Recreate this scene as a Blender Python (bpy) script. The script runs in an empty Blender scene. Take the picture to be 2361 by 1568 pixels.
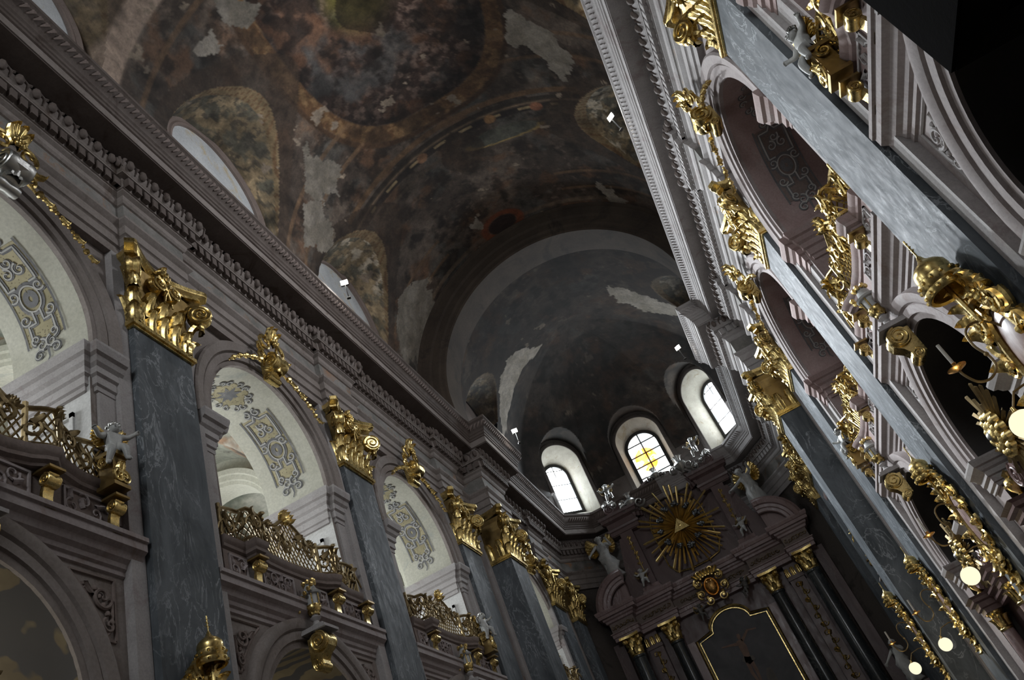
import bpy, math, random
import numpy as np
from mathutils import Vector as V, Matrix
PI = math.pi
random.seed(7)
COL = bpy.context.scene.collection

# ------------------------------------------------------------------ camera
FPX = 1871.19
RW = [[0.86885046, 0.36461405, -0.3348962], [0.48284766, -0.4746799, 0.73589206], [0.10934809, -0.80108401, -0.58847889]]
cam = bpy.data.cameras.new('camera')
co = bpy.data.objects.new('camera', cam)
COL.objects.link(co)
cam.sensor_fit = 'HORIZONTAL'
cam.sensor_width = 36.0
cam.lens = FPX / 2361 * 36.0
cam.clip_start = 0.05
cam.clip_end = 300
M3 = Matrix(RW).transposed()
co.matrix_world = Matrix.Translation((1.77137, 0, 1.6)) @ M3.to_4x4()
bpy.context.scene.camera = co

# ------------------------------------------------------------------ node helpers
def new_mat(name):
    m = bpy.data.materials.new(name)
    m.use_nodes = True
    nt = m.node_tree
    b = nt.nodes['Principled BSDF']
    return m, nt, b
def N(nt, typ, **kw):
    n = nt.nodes.new(typ)
    for k, v in kw.items():
        if k in n.inputs:
            n.inputs[k].default_value = v
        else:
            setattr(n, k, v)
    return n
def coords(nt, scale=(1, 1, 1), rot=(0, 0, 0), kind='Object'):
    tc = N(nt, 'ShaderNodeTexCoord')
    mp = N(nt, 'ShaderNodeMapping')
    mp.inputs['Scale'].default_value = scale
    mp.inputs['Rotation'].default_value = rot
    nt.links.new(tc.outputs[kind], mp.inputs['Vector'])
    return mp.outputs['Vector']
def ramp(nt, src, stops, interp='LINEAR'):
    r = N(nt, 'ShaderNodeValToRGB')
    e = r.color_ramp.elements
    r.color_ramp.interpolation = interp
    while len(e) < len(stops): e.new(0.5)
    for el, (p, c) in zip(e, stops):
        el.position = p
        el.color = (c[0], c[1], c[2], 1)
    nt.links.new(src, r.inputs['Fac'])
    return r.outputs['Color']
def mix(nt, fac, a, b, mode='MIX'):
    m = N(nt, 'ShaderNodeMix', data_type='RGBA', blend_type=mode)
    for s, v in ((m.inputs[0], fac), (m.inputs[6], a), (m.inputs[7], b)):
        if isinstance(v, bpy.types.NodeSocket): nt.links.new(v, s)
        elif isinstance(v, (int, float)): s.default_value = v
        else: s.default_value = (v[0], v[1], v[2], 1)
    return m.outputs[2]
def noise(nt, vec, scale, detail=5, rough=.55, dist=0):
    n = N(nt, 'ShaderNodeTexNoise')
    n.inputs['Scale'].default_value = scale
    n.inputs['Detail'].default_value = detail
    n.inputs['Roughness'].default_value = rough
    n.inputs['Distortion'].default_value = dist
    nt.links.new(vec, n.inputs['Vector'])
    return n.outputs['Fac']
def bump(nt, b, h, strength=.3, dist=.02):
    n = N(nt, 'ShaderNodeBump')
    n.inputs['Strength'].default_value = strength
    n.inputs['Distance'].default_value = dist
    nt.links.new(h, n.inputs['Height'])
    nt.links.new(n.outputs['Normal'], b.inputs['Normal'])

MAT = {}
def stone(name, a, b_, c=None, rough=.75, scale=1.2, bs=.25):
    m, nt, b = new_mat(name)
    v = coords(nt)
    n1 = noise(nt, v, scale, 6, .6)
    col = ramp(nt, n1, [(.3, a), (.7, b_)])
    if c:
        n2 = noise(nt, v, scale * .6, 7, .7, 1.2)
        f = ramp(nt, n2, [(.55, (0, 0, 0)), (.68, (1, 1, 1))])
        col = mix(nt, f, col, c)
    n3 = noise(nt, v, scale * 14, 4, .6)
    col = mix(nt, .35, col, ramp(nt, n3, [(.3, (.35, .35, .35)), (.7, (1, 1, 1))]), 'MULTIPLY')
    nt.links.new(col, b.inputs['Base Color'])
    b.inputs['Roughness'].default_value = rough
    if name in ('canopy_black', 'aisle_shade'): b.inputs['Specular IOR Level'].default_value = .1
    bump(nt, b, n3, bs, .01)
    MAT[name] = m
    return m
stone('stone_mauve', (.34, .285, .275), (.43, .385, .375), (.28, .215, .19))
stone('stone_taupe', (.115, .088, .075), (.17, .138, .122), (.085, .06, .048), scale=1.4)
stone('stone_left_dim', (.24, .205, .182), (.34, .298, .275), (.17, .13, .105), scale=1.3)  # darker wall-stone copy, the left side's weak light put into its colour
stone('stone_grey', (.40, .375, .365), (.50, .475, .465), (.36, .31, .30), scale=2)
stone('stone_pink', (.36, .25, .235), (.44, .34, .32), (.40, .34, .32), scale=1.6)
stone('stone_brown', (.20, .155, .135), (.27, .215, .19), (.16, .12, .10), scale=1.5)
stone('plaster_white', (.62, .62, .60), (.72, .72, .70), (.55, .54, .50), scale=1.4)
stone('plaster_cream', (.50, .49, .40), (.60, .59, .50), (.42, .43, .38), scale=1.1)
stone('statue_silver', (.42, .43, .42), (.60, .60, .57), None, rough=.42, scale=5)
stone('statue_dark', (.10, .10, .09), (.18, .17, .16), None, rough=.45, scale=5)
stone('aisle_shade', (.008, .007, .006), (.014, .012, .011), None, rough=.95)  # near-black colour stands in for the unlit right aisle
stone('floor_stone', (.12, .11, .10), (.2, .18, .17), None, rough=.6)
stone('frieze_paint', (.14, .14, .125), (.34, .32, .30), (.36, .17, .07), scale=1.5)
stone('canopy_black', (.003, .0025, .002), (.005, .004, .0035), None, rough=1.0)
stone('iron_black', (.02, .02, .02), (.04, .04, .04), None, rough=.5)

def marble(name, a, b_, vein, rough=.22, vs=1.6, vw=.03, streak=(1, 1, .35)):
    m, nt, b = new_mat(name)
    v = coords(nt, streak)
    n1 = noise(nt, v, 1.1, 8, .65, .8)
    col = ramp(nt, n1, [(.32, a), (.68, b_)])
    n2 = noise(nt, v, vs, 9, .62, 1.8)
    f = N(nt, 'ShaderNodeMath', operation='SUBTRACT'); nt.links.new(n2, f.inputs[0]); f.inputs[1].default_value = .5
    g = N(nt, 'ShaderNodeMath', operation='ABSOLUTE'); nt.links.new(f.outputs[0], g.inputs[0])
    vn = ramp(nt, g.outputs[0], [(0, (1, 1, 1)), (vw, (0, 0, 0))])
    n4 = noise(nt, v, .9, 3)
    vm = mix(nt, 1.0, vn, ramp(nt, n4, [(.44, (0, 0, 0)), (.6, (.8, .8, .8))]), 'MULTIPLY')
    col = mix(nt, vm, col, vein)
    nt.links.new(col, b.inputs['Base Color'])
    n5 = noise(nt, v, 6, 5)
    nt.links.new(ramp(nt, n5, [(.3, (rough,) * 3), (.75, (rough + .22,) * 3)]), b.inputs['Roughness'])
    if name == 'marble_slate': b.inputs['Specular IOR Level'].default_value = .18
    MAT[name] = m
marble('marble_slate', (.06, .069, .076), (.165, .183, .197), (.40, .43, .45), rough=.5, vs=1.4, vw=.02, streak=(1, 1, .5))
marble('marble_purple', (.10, .062, .06), (.16, .105, .10), (.22, .17, .16), rough=.3)
marble('marble_black', (.018, .022, .024), (.045, .052, .055), (.12, .13, .13), rough=.12)
marble('marble_rose', (.20, .13, .125), (.32, .235, .225), (.5, .42, .42), rough=.25)

def metal(name, c1, c2, rough):
    m, nt, b = new_mat(name)
    v = coords(nt)
    n1 = noise(nt, v, 3.5, 4, .6)
    nt.links.new(ramp(nt, n1, [(.25, c1), (.55, c2)]), b.inputs['Base Color'])
    nt.links.new(ramp(nt, noise(nt, v, 22, 3), [(.3, (rough,) * 3), (.8, (rough + .2,) * 3)]), b.inputs['Roughness'])
    b.inputs['Metallic'].default_value = 1
    bump(nt, b, noise(nt, v, 14, 2), .08, .006)
    MAT[name] = m
metal('gold', (.36, .25, .075), (.78, .60, .25), .22)
metal('gold_dull', (.14, .10, .055), (.30, .23, .12), .42)
metal('gold_dark', (.16, .11, .05), (.34, .24, .10), .35)
metal('gold_ray', (.50, .36, .13), (.72, .54, .22), .35)
metal('silver_dark', (.05, .055, .06), (.16, .17, .18), .3)
metal('copper', (.45, .2, .07), (.7, .42, .15), .22)
metal('silver', (.22, .23, .23), (.45, .45, .43), .32)

def emit(name, col, strength):
    m, nt, b = new_mat(name)
    e = N(nt, 'ShaderNodeEmission')
    e.inputs['Color'].default_value = (*col, 1)
    e.inputs['Strength'].default_value = strength
    nt.links.new(e.outputs[0], nt.nodes['Material Output'].inputs['Surface'])
    MAT[name] = m
    return m, nt, e
emit('globe_glow', (1, .93, .66), 1.08)
emit('flood_glow', (1, .97, .88), 60)
emit('candle_wax', (1, 1, 1), .0)
m, nt, b = new_mat('wax'); b.inputs['Base Color'].default_value = (.6, .56, .48, 1); MAT['wax'] = m
# window glass lit by the sky outside
def daypane(name, strength, stained=False):
    m, nt, e = emit(name, (.80, .93, 1.0), strength)
    v = coords(nt)
    n1 = noise(nt, v, 1.3, 4)
    col = ramp(nt, n1, [(.3, (.70, .90, 1.0)), (.6, (1, 1, 1))])
    if stained:
        n2 = noise(nt, coords(nt, (1.0, .1, 1.0)), 1.7, 5, .6, .6)
        ctr = N(nt, 'ShaderNodeTexGradient', gradient_type='SPHERICAL')
        tc = N(nt, 'ShaderNodeTexCoord'); mp = N(nt, 'ShaderNodeMapping')
        mp.inputs['Location'].default_value = (0, 0, -22.2)
        mp.inputs['Scale'].default_value = (1.15, 0, 1.0)
        mp.vector_type = 'POINT'
        mp.inputs['Location'].default_value = (0, 0, -22.35)
        nt.links.new(tc.outputs['Object'], mp.inputs['Vector']); nt.links.new(mp.outputs[0], ctr.inputs[0])
        f = ramp(nt, ctr.outputs['Fac'], [(.05, (0, 0, 0)), (.25, (1, 1, 1))])
        g = ramp(nt, n2, [(.43, (0, 0, 0)), (.47, (1, 1, 1))])
        k = mix(nt, 1.0, f, g, 'MULTIPLY')
        amber = ramp(nt, noise(nt, v, 3.5, 2), [(.4, (1, .28, .03)), (.6, (1, .62, .10))])
        col = mix(nt, k, col, amber)
    nt.links.new(col, e.inputs['Color'])
daypane('daylight_glass', 15)
daypane('stained_glass', 4.5, True)
daypane('gallery_glass', 10)
daypane('west_fill_glass', 3)  # glow of the added west fill window

# painted colour attribute (frescoes)
def painted(name, rough=.85, nscale=3.0, amt=.6):
    m, nt, b = new_mat(name)
    a = N(nt, 'ShaderNodeVertexColor', layer_name='Col')
    v = coords(nt)
    n1 = noise(nt, v, nscale, 9, .68, .7)
    f = ramp(nt, n1, [(.25, (.35, .35, .37)), (.5, (.85, .83, .8)), (.75, (1.45, 1.4, 1.3))])
    col = mix(nt, amt, a.outputs['Color'], f, 'MULTIPLY')
    n2 = noise(nt, v, nscale * 4, 6, .6, .3)
    col = mix(nt, .5, col, ramp(nt, n2, [(.3, (.55, .55, .55)), (.7, (1.25, 1.22, 1.2))]), 'MULTIPLY')
    nt.links.new(col, b.inputs['Base Color'])
    b.inputs['Roughness'].default_value = rough
    MAT[name] = m
painted('fresco')
painted('fresco_soft', nscale=1.8, amt=.4)

# stippled yellow ground of the painted arch soffits
m, nt, b = new_mat('soffit_gold')
v = coords(nt)
vo = N(nt, 'ShaderNodeTexVoronoi'); vo.inputs['Scale'].default_value = 16; nt.links.new(v, vo.inputs['Vector'])
dots = ramp(nt, vo.outputs['Distance'], [(.18, (.20, .17, .11)), (.30, (.45, .40, .25))])
dirt = ramp(nt, noise(nt, v, 1.4, 6, .6, .8), [(.35, (.55, .55, .5)), (.65, (1, 1, 1))])
nt.links.new(mix(nt, .8, dots, dirt, 'MULTIPLY'), b.inputs['Base Color'])
b.inputs['Roughness'].default_value = .8
MAT['soffit_gold'] = m
stone('soffit_ink', (.13, .13, .135), (.21, .21, .21), (.30, .29, .27), scale=3)
stone('stone_shadow', (.02, .017, .016), (.035, .03, .028), None, scale=1.5)  # stone with the shade of the right arches and gallery put into its colour
stone('lunette_plaster', (.55, .58, .60), (.72, .75, .76), (.62, .52, .32), scale=1.2)
stone('soffit_hilite', (.42, .42, .40), (.55, .54, .50), None, scale=3)

# ------------------------------------------------------------------ mesh builder
class MB:
    def __init__(s): s.v = []; s.f = []; s.m = []; s.mi = 0
    def add(s, vs, fs):
        o = len(s.v)
        s.v.extend([tuple(p) for p in vs])
        s.f.extend([tuple(i + o for i in f) for f in fs])
        s.m.extend([s.mi] * len(fs))
    def quad(s, a, b, c, d): s.add([a, b, c, d], [(0, 1, 2, 3)])
    def box(s, x0, x1, y0, y1, z0, z1):
        s.hexa([(x0, y0, z0), (x1, y0, z0), (x1, y1, z0), (x0, y1, z0), (x0, y0, z1), (x1, y0, z1), (x1, y1, z1), (x0, y1, z1)])
    def hexa(s, p): s.add(p, [(0, 3, 2, 1), (4, 5, 6, 7), (0, 1, 5, 4), (1, 2, 6, 5), (2, 3, 7, 6), (3, 0, 4, 7)])
    def fbox(s, F, x0, x1, y0, y1, z0, z1):
        s.hexa([F(*p) for p in [(x0, y0, z0), (x1, y0, z0), (x1, y1, z0), (x0, y1, z0), (x0, y0, z1), (x1, y0, z1), (x1, y1, z1), (x0, y1, z1)]])
    def grid(s, P, closed_u=False):
        nu, nv = len(P), len(P[0]); fs = []
        for i in range(nu if closed_u else nu - 1):
            for j in range(nv - 1):
                a = i; b_ = (i + 1) % nu
                fs.append((a * nv + j, b_ * nv + j, b_ * nv + j + 1, a * nv + j + 1))
        s.add([p for r in P for p in r], fs)
    def tube(s, pts, r, n=7, caps=True, sq=False):
        pts = [V(p) for p in pts]; k = len(pts)
        rr = r if isinstance(r, (list, tuple)) else [r] * k
        t = (pts[1] - pts[0]).normalized()
        up = V((0, 0, 1)) if abs(t.z) < .9 else V((1, 0, 0))
        u = t.cross(up).normalized(); rings = []
        for i, p in enumerate(pts):
            if i == 0: t = pts[1] - pts[0]
            elif i == k - 1: t = pts[-1] - pts[-2]
            else: t = pts[i + 1] - pts[i - 1]
            if t.length < 1e-9: t = V((0, 0, 1))
            t.normalize(); u = u - t * u.dot(t)
            if u.length < 1e-6: u = t.orthogonal()
            u.normalize(); w = t.cross(u)
            rings.append([p + (u * math.cos(2 * PI * j / n) + w * math.sin(2 * PI * j / n)) * rr[i] for j in range(n)])
        o = []; fs = []
        for r_ in rings: o += r_
        for i in range(k - 1):
            for j in range(n):
                j2 = (j + 1) % n
                fs.append((i * n + j, i * n + j2, (i + 1) * n + j2, (i + 1) * n + j))
        if caps: fs += [tuple(range(n))[::-1], tuple((k - 1) * n + j for j in range(n))]
        s.add(o, fs)
    def lathe(s, F, prof, n=16, a0=0, a1=2 * PI):
        full = abs(a1 - a0 - 2 * PI) < 1e-6
        cnt = n if full else n + 1
        P = [[F(r * math.cos(a0 + (a1 - a0) * i / n), r * math.sin(a0 + (a1 - a0) * i / n), z) for r, z in prof] for i in range(cnt)]
        s.grid(P, closed_u=full)
    def ball(s, c, r, n=8, m=6, sc=(1, 1, 1)):
        F = lambda x, y, z: (c[0] + x * sc[0], c[1] + y * sc[1], c[2] + z * sc[2])
        s.lathe(F, [(r * math.sin(PI * j / m) + 1e-5, -r * math.cos(PI * j / m)) for j in range(m + 1)], n)
    def prism(s, F, poly, z0, z1):
        n = len(poly)
        s.add([F(x, y, z0) for x, y in poly] + [F(x, y, z1) for x, y in poly],
              [tuple(range(n))[::-1], tuple(range(n, 2 * n))] + [(i, (i + 1) % n, n + (i + 1) % n, n + i) for i in range(n)])
    def build(s, name, mats, parent=None, smooth=False, ang=None, fix=True):
        me = bpy.data.meshes.new(name)
        me.from_pydata(s.v, [], s.f)
        for mm in ([mats] if isinstance(mats, str) else mats): me.materials.append(MAT[mm])
        if any(s.m): me.polygons.foreach_set('material_index', s.m)
        if fix and len(s.v) < 60000:
            import bmesh
            bm = bmesh.new(); bm.from_mesh(me)
            bmesh.ops.recalc_face_normals(bm, faces=bm.faces)
            bm.to_mesh(me); bm.free()
        if smooth:
            me.polygons.foreach_set('use_smooth', [True] * len(me.polygons))
            me.set_sharp_from_angle(angle=math.radians(ang or 40))
        me.update()
        o = bpy.data.objects.new(name, me)
        COL.objects.link(o)
        if parent: o.parent = parent
        return o

def frame(O, u, v, n):
    O, u, v, n = V(O), V(u), V(v), V(n)
    return lambda a, b, c=0.0: O + u * a + v * b + n * c
def sub(F, a, b, c=0, ang=0, sc=1):
    ca, sa = math.cos(ang) * sc, math.sin(ang) * sc
    return lambda x, y, z=0.0: F(a + x * ca - y * sa, b + x * sa + y * ca, c + z * sc)

def tag(o, label=None, cat=None, group=None, kind=None):
    if label: o['label'] = label
    if cat: o['category'] = cat
    if group: o['group'] = group
    if kind: o['kind'] = kind
    return o
def struct(o, label=None):
    o['kind'] = 'structure'
    if label: o['label'] = label; o['category'] = 'building'
    return o
def empty(name, loc, label=None, cat=None, group=None):
    o = bpy.data.objects.new(name, None); COL.objects.link(o)
    o.location = loc; o.empty_display_size = .3
    return tag(o, label, cat, group)
KIDS = {}
def kids(o):
    return [c for c in bpy.data.objects if c.parent == o]
def copy_tree(o, parent=None):
    c = o.copy(); COL.objects.link(c)
    c.parent = parent
    for ch in kids(o): copy_tree(ch, c)
    return c
def place(o, x, y, z=0, mirror=False, rz=0):
    o.location = (x, y, z)
    o.rotation_euler = (0, 0, rz)
    if mirror: o.scale = (-1, 1, 1)
    return o

# ------------------------------------------------------------------ ornament pieces
def spiral(mb, F, r, turns=1.6, tr=.03, flip=1, a0=0, n=26, tail=None, zz=0, taper=.35, sides=6):
    pts = []; rad = []
    for i in range(n):
        t = i / (n - 1)
        rr = r * (t ** .85) * .95 + r * .05
        a = a0 - flip * (1 - t) * turns * 2 * PI
        pts.append(F(rr * math.cos(a), rr * math.sin(a), zz + (1 - t) * tr * 1.2)); rad.append(tr * (taper + (1 - taper) * t))
    if tail:
        for i, p in enumerate(tail):
            pts.append(F(p[0], p[1], zz)); rad.append(tr * (1 - .5 * (i + 1) / len(tail)))
    mb.tube(pts, rad, sides)
def leaf(mb, F, L=.5, W=.3, curl=.2, lobes=4, nu=7, nv=10, th=.025, tipdrop=.12, flat=False):
    """acanthus leaf: rises along local y, curls out along local z at the tip"""
    top = []; bot = []
    for j in range(nv + 1):
        t = j / nv
        w = W * .5 * (1 - t ** 3.2) ** .6 * (.72 + .28 * abs(math.sin(t * PI * lobes))) + .004
        y = L * (t if t < .8 else .8 + (t - .8) * (1 - tipdrop * 6 * (t - .8)))
        z = curl * (t ** 2.6)
        if t > .8 and not flat: y -= (t - .8) * L * 1.0
        ra = []; rb = []
        for i in range(nu + 1):
            s_ = i / nu * 2 - 1
            rid = (.06 * math.cos(s_ * PI * 3) + .05 * (1 - abs(s_))) * W
            side = -abs(s_) ** 2 * .18 * W
            ra.append(F(s_ * w, y, z + rid + side + th)); rb.append(F(s_ * w, y, z + side - th))
        top.append(ra); bot.append(rb)
    mb.grid(top); mb.grid([r[::-1] for r in bot])
    ed = [top[j][0] for j in range(nv + 1)] ; ed2 = [bot[j][0] for j in range(nv + 1)]
    mb.grid([ed, ed2]); mb.grid([[top[j][-1] for j in range(nv + 1)], [bot[j][-1] for j in range(nv + 1)]])
    mb.grid([top[-1], bot[-1]])
def flower(mb, F, r=.12, n=6, th=.05):
    for i in range(n):
        a = 2 * PI * i / n
        c = F(math.cos(a) * r * .6, math.sin(a) * r * .6, th * .4)
        mb.ball(c, r * .42, 6, 4)
    mb.ball(F(0, 0, th), r * .35, 6, 4)
def beads(mb, pts, r0=.07, r1=.03):
    k = len(pts)
    for i, p in enumerate(pts): mb.ball(p, r0 + (r1 - r0) * i / max(1, k - 1), 6, 4)
def volute(mb, F, R=.28, wd=.22, flip=1):
    """scroll drum whose faces lie in the local xy plane, thickness along z, spiral relief on both faces"""
    mb.lathe(lambda x, y, z: F(x, y, z), [(.001, -wd / 2), (R * .92, -wd / 2), (R, -wd * .3), (R * .86, 0), (R, wd * .3), (R * .92, wd / 2), (.001, wd / 2)], 18)
    for sg in (-1, 1):
        spiral(mb, lambda x, y, z, sg=sg: F(x, y, sg * (wd / 2 + z)), R * .93, 2.2, R * .11, flip, a0=PI / 2, n=34)
def s_bracket(mb, F, h=.42, R=.13, r=.085, wd=.2, out=.03):
    """slender S-shaped bracket: volute above, reversed volute at the foot, joined by a curved strap"""
    G = lambda c, a: (lambda x, y, z: F(z, c + y, a + x))
    volute(mb, G(0, R + out + .05), R, wd); volute(mb, G(-h, r + out), r, wd * .9, -1)
    rows = []
    for i in range(15):
        t = i / 14; y = R * .9 - (h + R * .9 - r * .4) * t
        c = out + .05 + R * 1.9 * (1 - t) ** 1.2 * .9 + r * 1.6 * t + .07 * math.sin(t * PI * 1.0) * -1
        rows.append([F(-wd * .42, y, c), F(wd * .42, y, c), F(wd * .42, y, c - .06), F(-wd * .42, y, c - .06), F(-wd * .42, y, c)])
    mb.grid(rows)
def console(mb, F, h=.8, R=.28, r=.13, wd=.4, out=.05):
    """scroll bracket. local x = along the wall, y = up, z = out from wall. big scroll on top, small one at the foot"""
    G = lambda c, a: (lambda x, y, z: F(z, c + y, a + x))
    volute(mb, G(0, R + out), R, wd)
    volute(mb, G(-h, r + out), r, wd * .9, -1)
    prof = [(R * 2 + out - .01, 0), (R * 1.85 + out, -h * .3), (R * 1.25 + out, -h * .55), (r * 1.8 + out, -h * .8), (r * 2 + out, -h), (out - .04, -h), (out - .04, R * .6), (R + out, R * .7)]
    mb.prism(lambda a, b, c: F(c, b, a), prof, -wd * .36, wd * .36)
    if R > .25: leaf(mb, lambda x, y, z: F(x, -h * .75 + y * .9, R * 1.25 + out + z + y * .18), L=h * .75, W=wd * .7, curl=.06, flat=True)

def sweep(mb, path, prof, side=1, closed=False):
    """plan polyline swept with (offset, z) profile, mitred; offset goes to the right-hand side times side"""
    n = len(path); P = [V((p[0], p[1])) for p in path]; rows = []
    for i in range(n):
        if closed: d0 = (P[i] - P[i - 1]).normalized(); d1 = (P[(i + 1) % n] - P[i]).normalized()
        else:
            d0 = (P[i] - P[i - 1]).normalized() if i else (P[1] - P[0]).normalized()
            d1 = (P[i + 1] - P[i]).normalized() if i < n - 1 else d0
        n0 = V((d0.y, -d0.x)) * side; n1 = V((d1.y, -d1.x)) * side
        m_ = n0 + n1
        m_ = m_ / max(m_.dot(n0), .25) if m_.length > 1e-6 else n0
        m_ = m_ * (1.0)
        rows.append([(P[i].x + m_.x * o, P[i].y + m_.y * o, z) for o, z in prof])
    mb.grid(rows, closed_u=closed)
    if not closed:
        for r_ in (rows[0], rows[-1]):
            mb.add(r_, [tuple(range(len(r_)))])
def dedup(path):
    o = [path[0]]
    for p in path[1:]:
        if abs(p[0] - o[-1][0]) + abs(p[1] - o[-1][1]) > 1e-4: o.append(p)
    return o

m, nt, b = new_mat('ochre_fresco'); v = coords(nt)
wv = N(nt, 'ShaderNodeTexWave', wave_type='RINGS'); wv.inputs['Scale'].default_value = .9; wv.inputs['Distortion'].default_value = 9; wv.inputs['Detail'].default_value = 3; nt.links.new(v, wv.inputs['Vector'])
c1 = ramp(nt, noise(nt, v, 1.0, 5), [(.4, (.13, .10, .055)), (.6, (.20, .16, .09))])
nt.links.new(mix(nt, ramp(nt, wv.outputs['Fac'], [(.45, (0, 0, 0)), (.62, (.9, .9, .9))]), c1, (.05, .05, .055)), b.inputs['Base Color']); b.inputs['Roughness'].default_value = .85
MAT['ochre_fresco'] = m
# ------------------------------------------------------------------ layout constants (metres)
AW, AP, ZA, ZE = 6.8, 6.5, 14.07, 16.08      # wall plane, pilaster face, shaft top, entablature bottom
PIL = [(2.1, 3.85), (10.18, 11.88), (18.14, 19.72), (26.13, 27.8)]
P4 = (29.23, 30.9); P5 = (36.47, 38.11)
BAYS = [7.0, 15.0, 22.95]
CHOIR = 34.1
CORN = [(6.8, 41.9), (4.85, 44.2)]            # chamfered east end

def vnoise(P, seed=0):
    """smooth value noise for an (n,3) array"""
    Pi = np.floor(P).astype(np.int64); f = P - Pi; f = f * f * (3 - 2 * f)
    def h(i, j, k):
        n = (i * 73856093) ^ (j * 19349663) ^ (k * 83492791) ^ (seed * 2654435)
        n = (n ^ (n >> 13)) * 1274126177 & 0x7fffffff
        return ((n ^ (n >> 16)) & 0xffff) / 65535.0
    r = 0
    for a in (0, 1):
        for b in (0, 1):
            for c in (0, 1):
                w = (f[:, 0] if a else 1 - f[:, 0]) * (f[:, 1] if b else 1 - f[:, 1]) * (f[:, 2] if c else 1 - f[:, 2])
                r = r + w * h(Pi[:, 0] + a, Pi[:, 1] + b, Pi[:, 2] + c)
    return r
def fbm(P, s, o=5, seed=0, rough=.55):
    a = 1; t = 0; r = 0
    for k in range(o):
        r = r + a * vnoise(P * s * 2 ** k, seed + k * 7); t += a; a *= rough
    return r / t
def inpoly(x, y, poly):
    c = np.zeros(x.shape, bool); n = len(poly)
    for i in range(n):
        x1, y1 = poly[i]; x2, y2 = poly[(i + 1) % n]
        if y1 == y2: continue
        k = ((y1 > y) != (y2 > y)) & (x < (x2 - x1) * (y - y1) / (y2 - y1) + x1)
        c ^= k
    return c
def lerp(a, b, t): return a + (np.asarray(b) - a) * np.clip(t, 0, 1)[:, None]
def sstep(a, b, t): t = np.clip((t - a) / (b - a), 0, 1); return t * t * (3 - 2 * t)

LUN = [(7.3, 2.75), (15.28, 2.75), (23.3, 2.7), (35.65, 2.2)]
Z0 = 21.7
def lun_z(x, y):
    z = np.full(x.shape, -1e3)
    for yc, r in LUN:
        d = np.clip(r * r - (y - yc) ** 2, 0, None)
        zz = 23.5 + np.sqrt(d) * .95 + .34 * (7 - np.abs(x))
        z = np.where(np.abs(y - yc) < r, np.maximum(z, zz), z)
    return z
APW = []   # apse window axes: (centre, inward dir, opening radius, spring z)
def axis_of(p, q):
    p, q = V(p), V(q); t = (q - p).normalized(); n = V((t.y, -t.x)); c = (p + q) / 2
    return c, t, n
UPOL = [((-6.8, 41.6), (-3.3, 44.6)), ((-3.3, 44.6), (3.3, 44.6)), ((3.3, 44.6), (6.8, 41.6))]
for (p, q), r, zs, du in zip(UPOL, (1.24, 1.38, 1.24), (23.85, 23.4, 23.85), (.66, .15, -.66)):
    c, t, n = axis_of(p, q); c = c + t * du; APW.append((c, t, n, r, zs))

def fres_base(P, x, y):
    n1 = fbm(P, .55, 6, 3); n2 = fbm(P, 1.7, 5, 11); n3 = fbm(P, .9, 5, 23); n4 = fbm(P, 4.5, 4, 5)
    c = np.tile(np.array([.085, .073, .066]), (len(x), 1))
    c = lerp(c, (.175, .155, .14), sstep(.46, .66, n1))
    c = lerp(c, (.19, .115, .07), sstep(.53, .66, n3) * .6)
    c = lerp(c, (.13, .145, .15), sstep(.55, .68, fbm(P, .8, 5, 47)) * .6)
    c = lerp(c, (.03, .027, .025), sstep(.52, .66, n2) * .75)
    c = lerp(c, (.30, .26, .23), sstep(.64, .76, n4) * .35)
    return c, n1, n2, n3, n4
PLASTER = [
 [(3.79,18.18),(4.1,17.6),(4.5,17.73),(5.04,18.56),(5.25,19.2),(5.35,19.77),(5.38,20.41),(4.99,21.01),(4.8,20.8),(4.72,20.23),(4.36,19.55),(4.0,19.1),(3.66,18.98)],
 [(-4.63,17.61),(-4.7,18.2),(-4.66,18.79),(-4.15,19.07),(-4.2,19.6),(-4.69,20.05),(-4.9,20.4),(-5.27,19.51),(-5.4,19.9),(-5.6,19.3),(-5.56,18.66),(-5.2,18.5),(-5.0,17.9)],
 [(-5.9,18.9),(-5.5,19.6),(-5.6,20.6),(-6.0,21.2),(-6.3,20.4),(-6.4,19.4)],
 [(2.85,35.55),(3.6,35.93),(4.56,36.95),(5.84,37.36),(5.9,38),(5.37,38.35),(4.6,38.6),(4.09,38.47),(3.5,37.7),(3.05,37.44),(2.7,36.4)],
 [(-3.87,36.24),(-3.01,36.65),(-2.5,37.3),(-2.0,38.07),(-2.6,38.1),(-3.45,38.2),(-4.21,38.15),(-4.9,38.5),(-5.6,38.7),(-6.1,39),(-5.82,37.63),(-5.2,37.2),(-4.76,36.72)],
 [(-4.74,26.75),(-4.5,27.6),(-4.72,28.53),(-4.6,29.21),(-5.6,29.21),(-6.34,29.21),(-6.6,28.4),(-6.73,27.35),(-6.3,26.6),(-5.8,26.14),(-5.2,26.3)],
 [(4.51,27.28),(4.84,27.57),(5.1,28.1),(5.3,28.75),(4.87,29.0),(4.71,28.54),(4.6,27.9)],
 [(-3.1,13.0),(-3.4,13.3),(-3.9,13.0),(-4.2,12.2),(-3.9,11.9),(-3.5,12.2)],
 [(-5.2,12.3),(-5.0,12.9),(-4.6,13.1),(-4.5,12.4)],
 [(-1.2,27.0),(-.9,27.4),(-1.2,27.9),(-1.5,27.6)],
]
def wobble(x, y, amp=.14):
    Q = np.stack([x, y, x * 0], 1)
    return x + (fbm(Q, 2.6, 4, 91) - .5) * amp * 4, y + (fbm(Q, 2.6, 4, 77) - .5) * amp * 4
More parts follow.
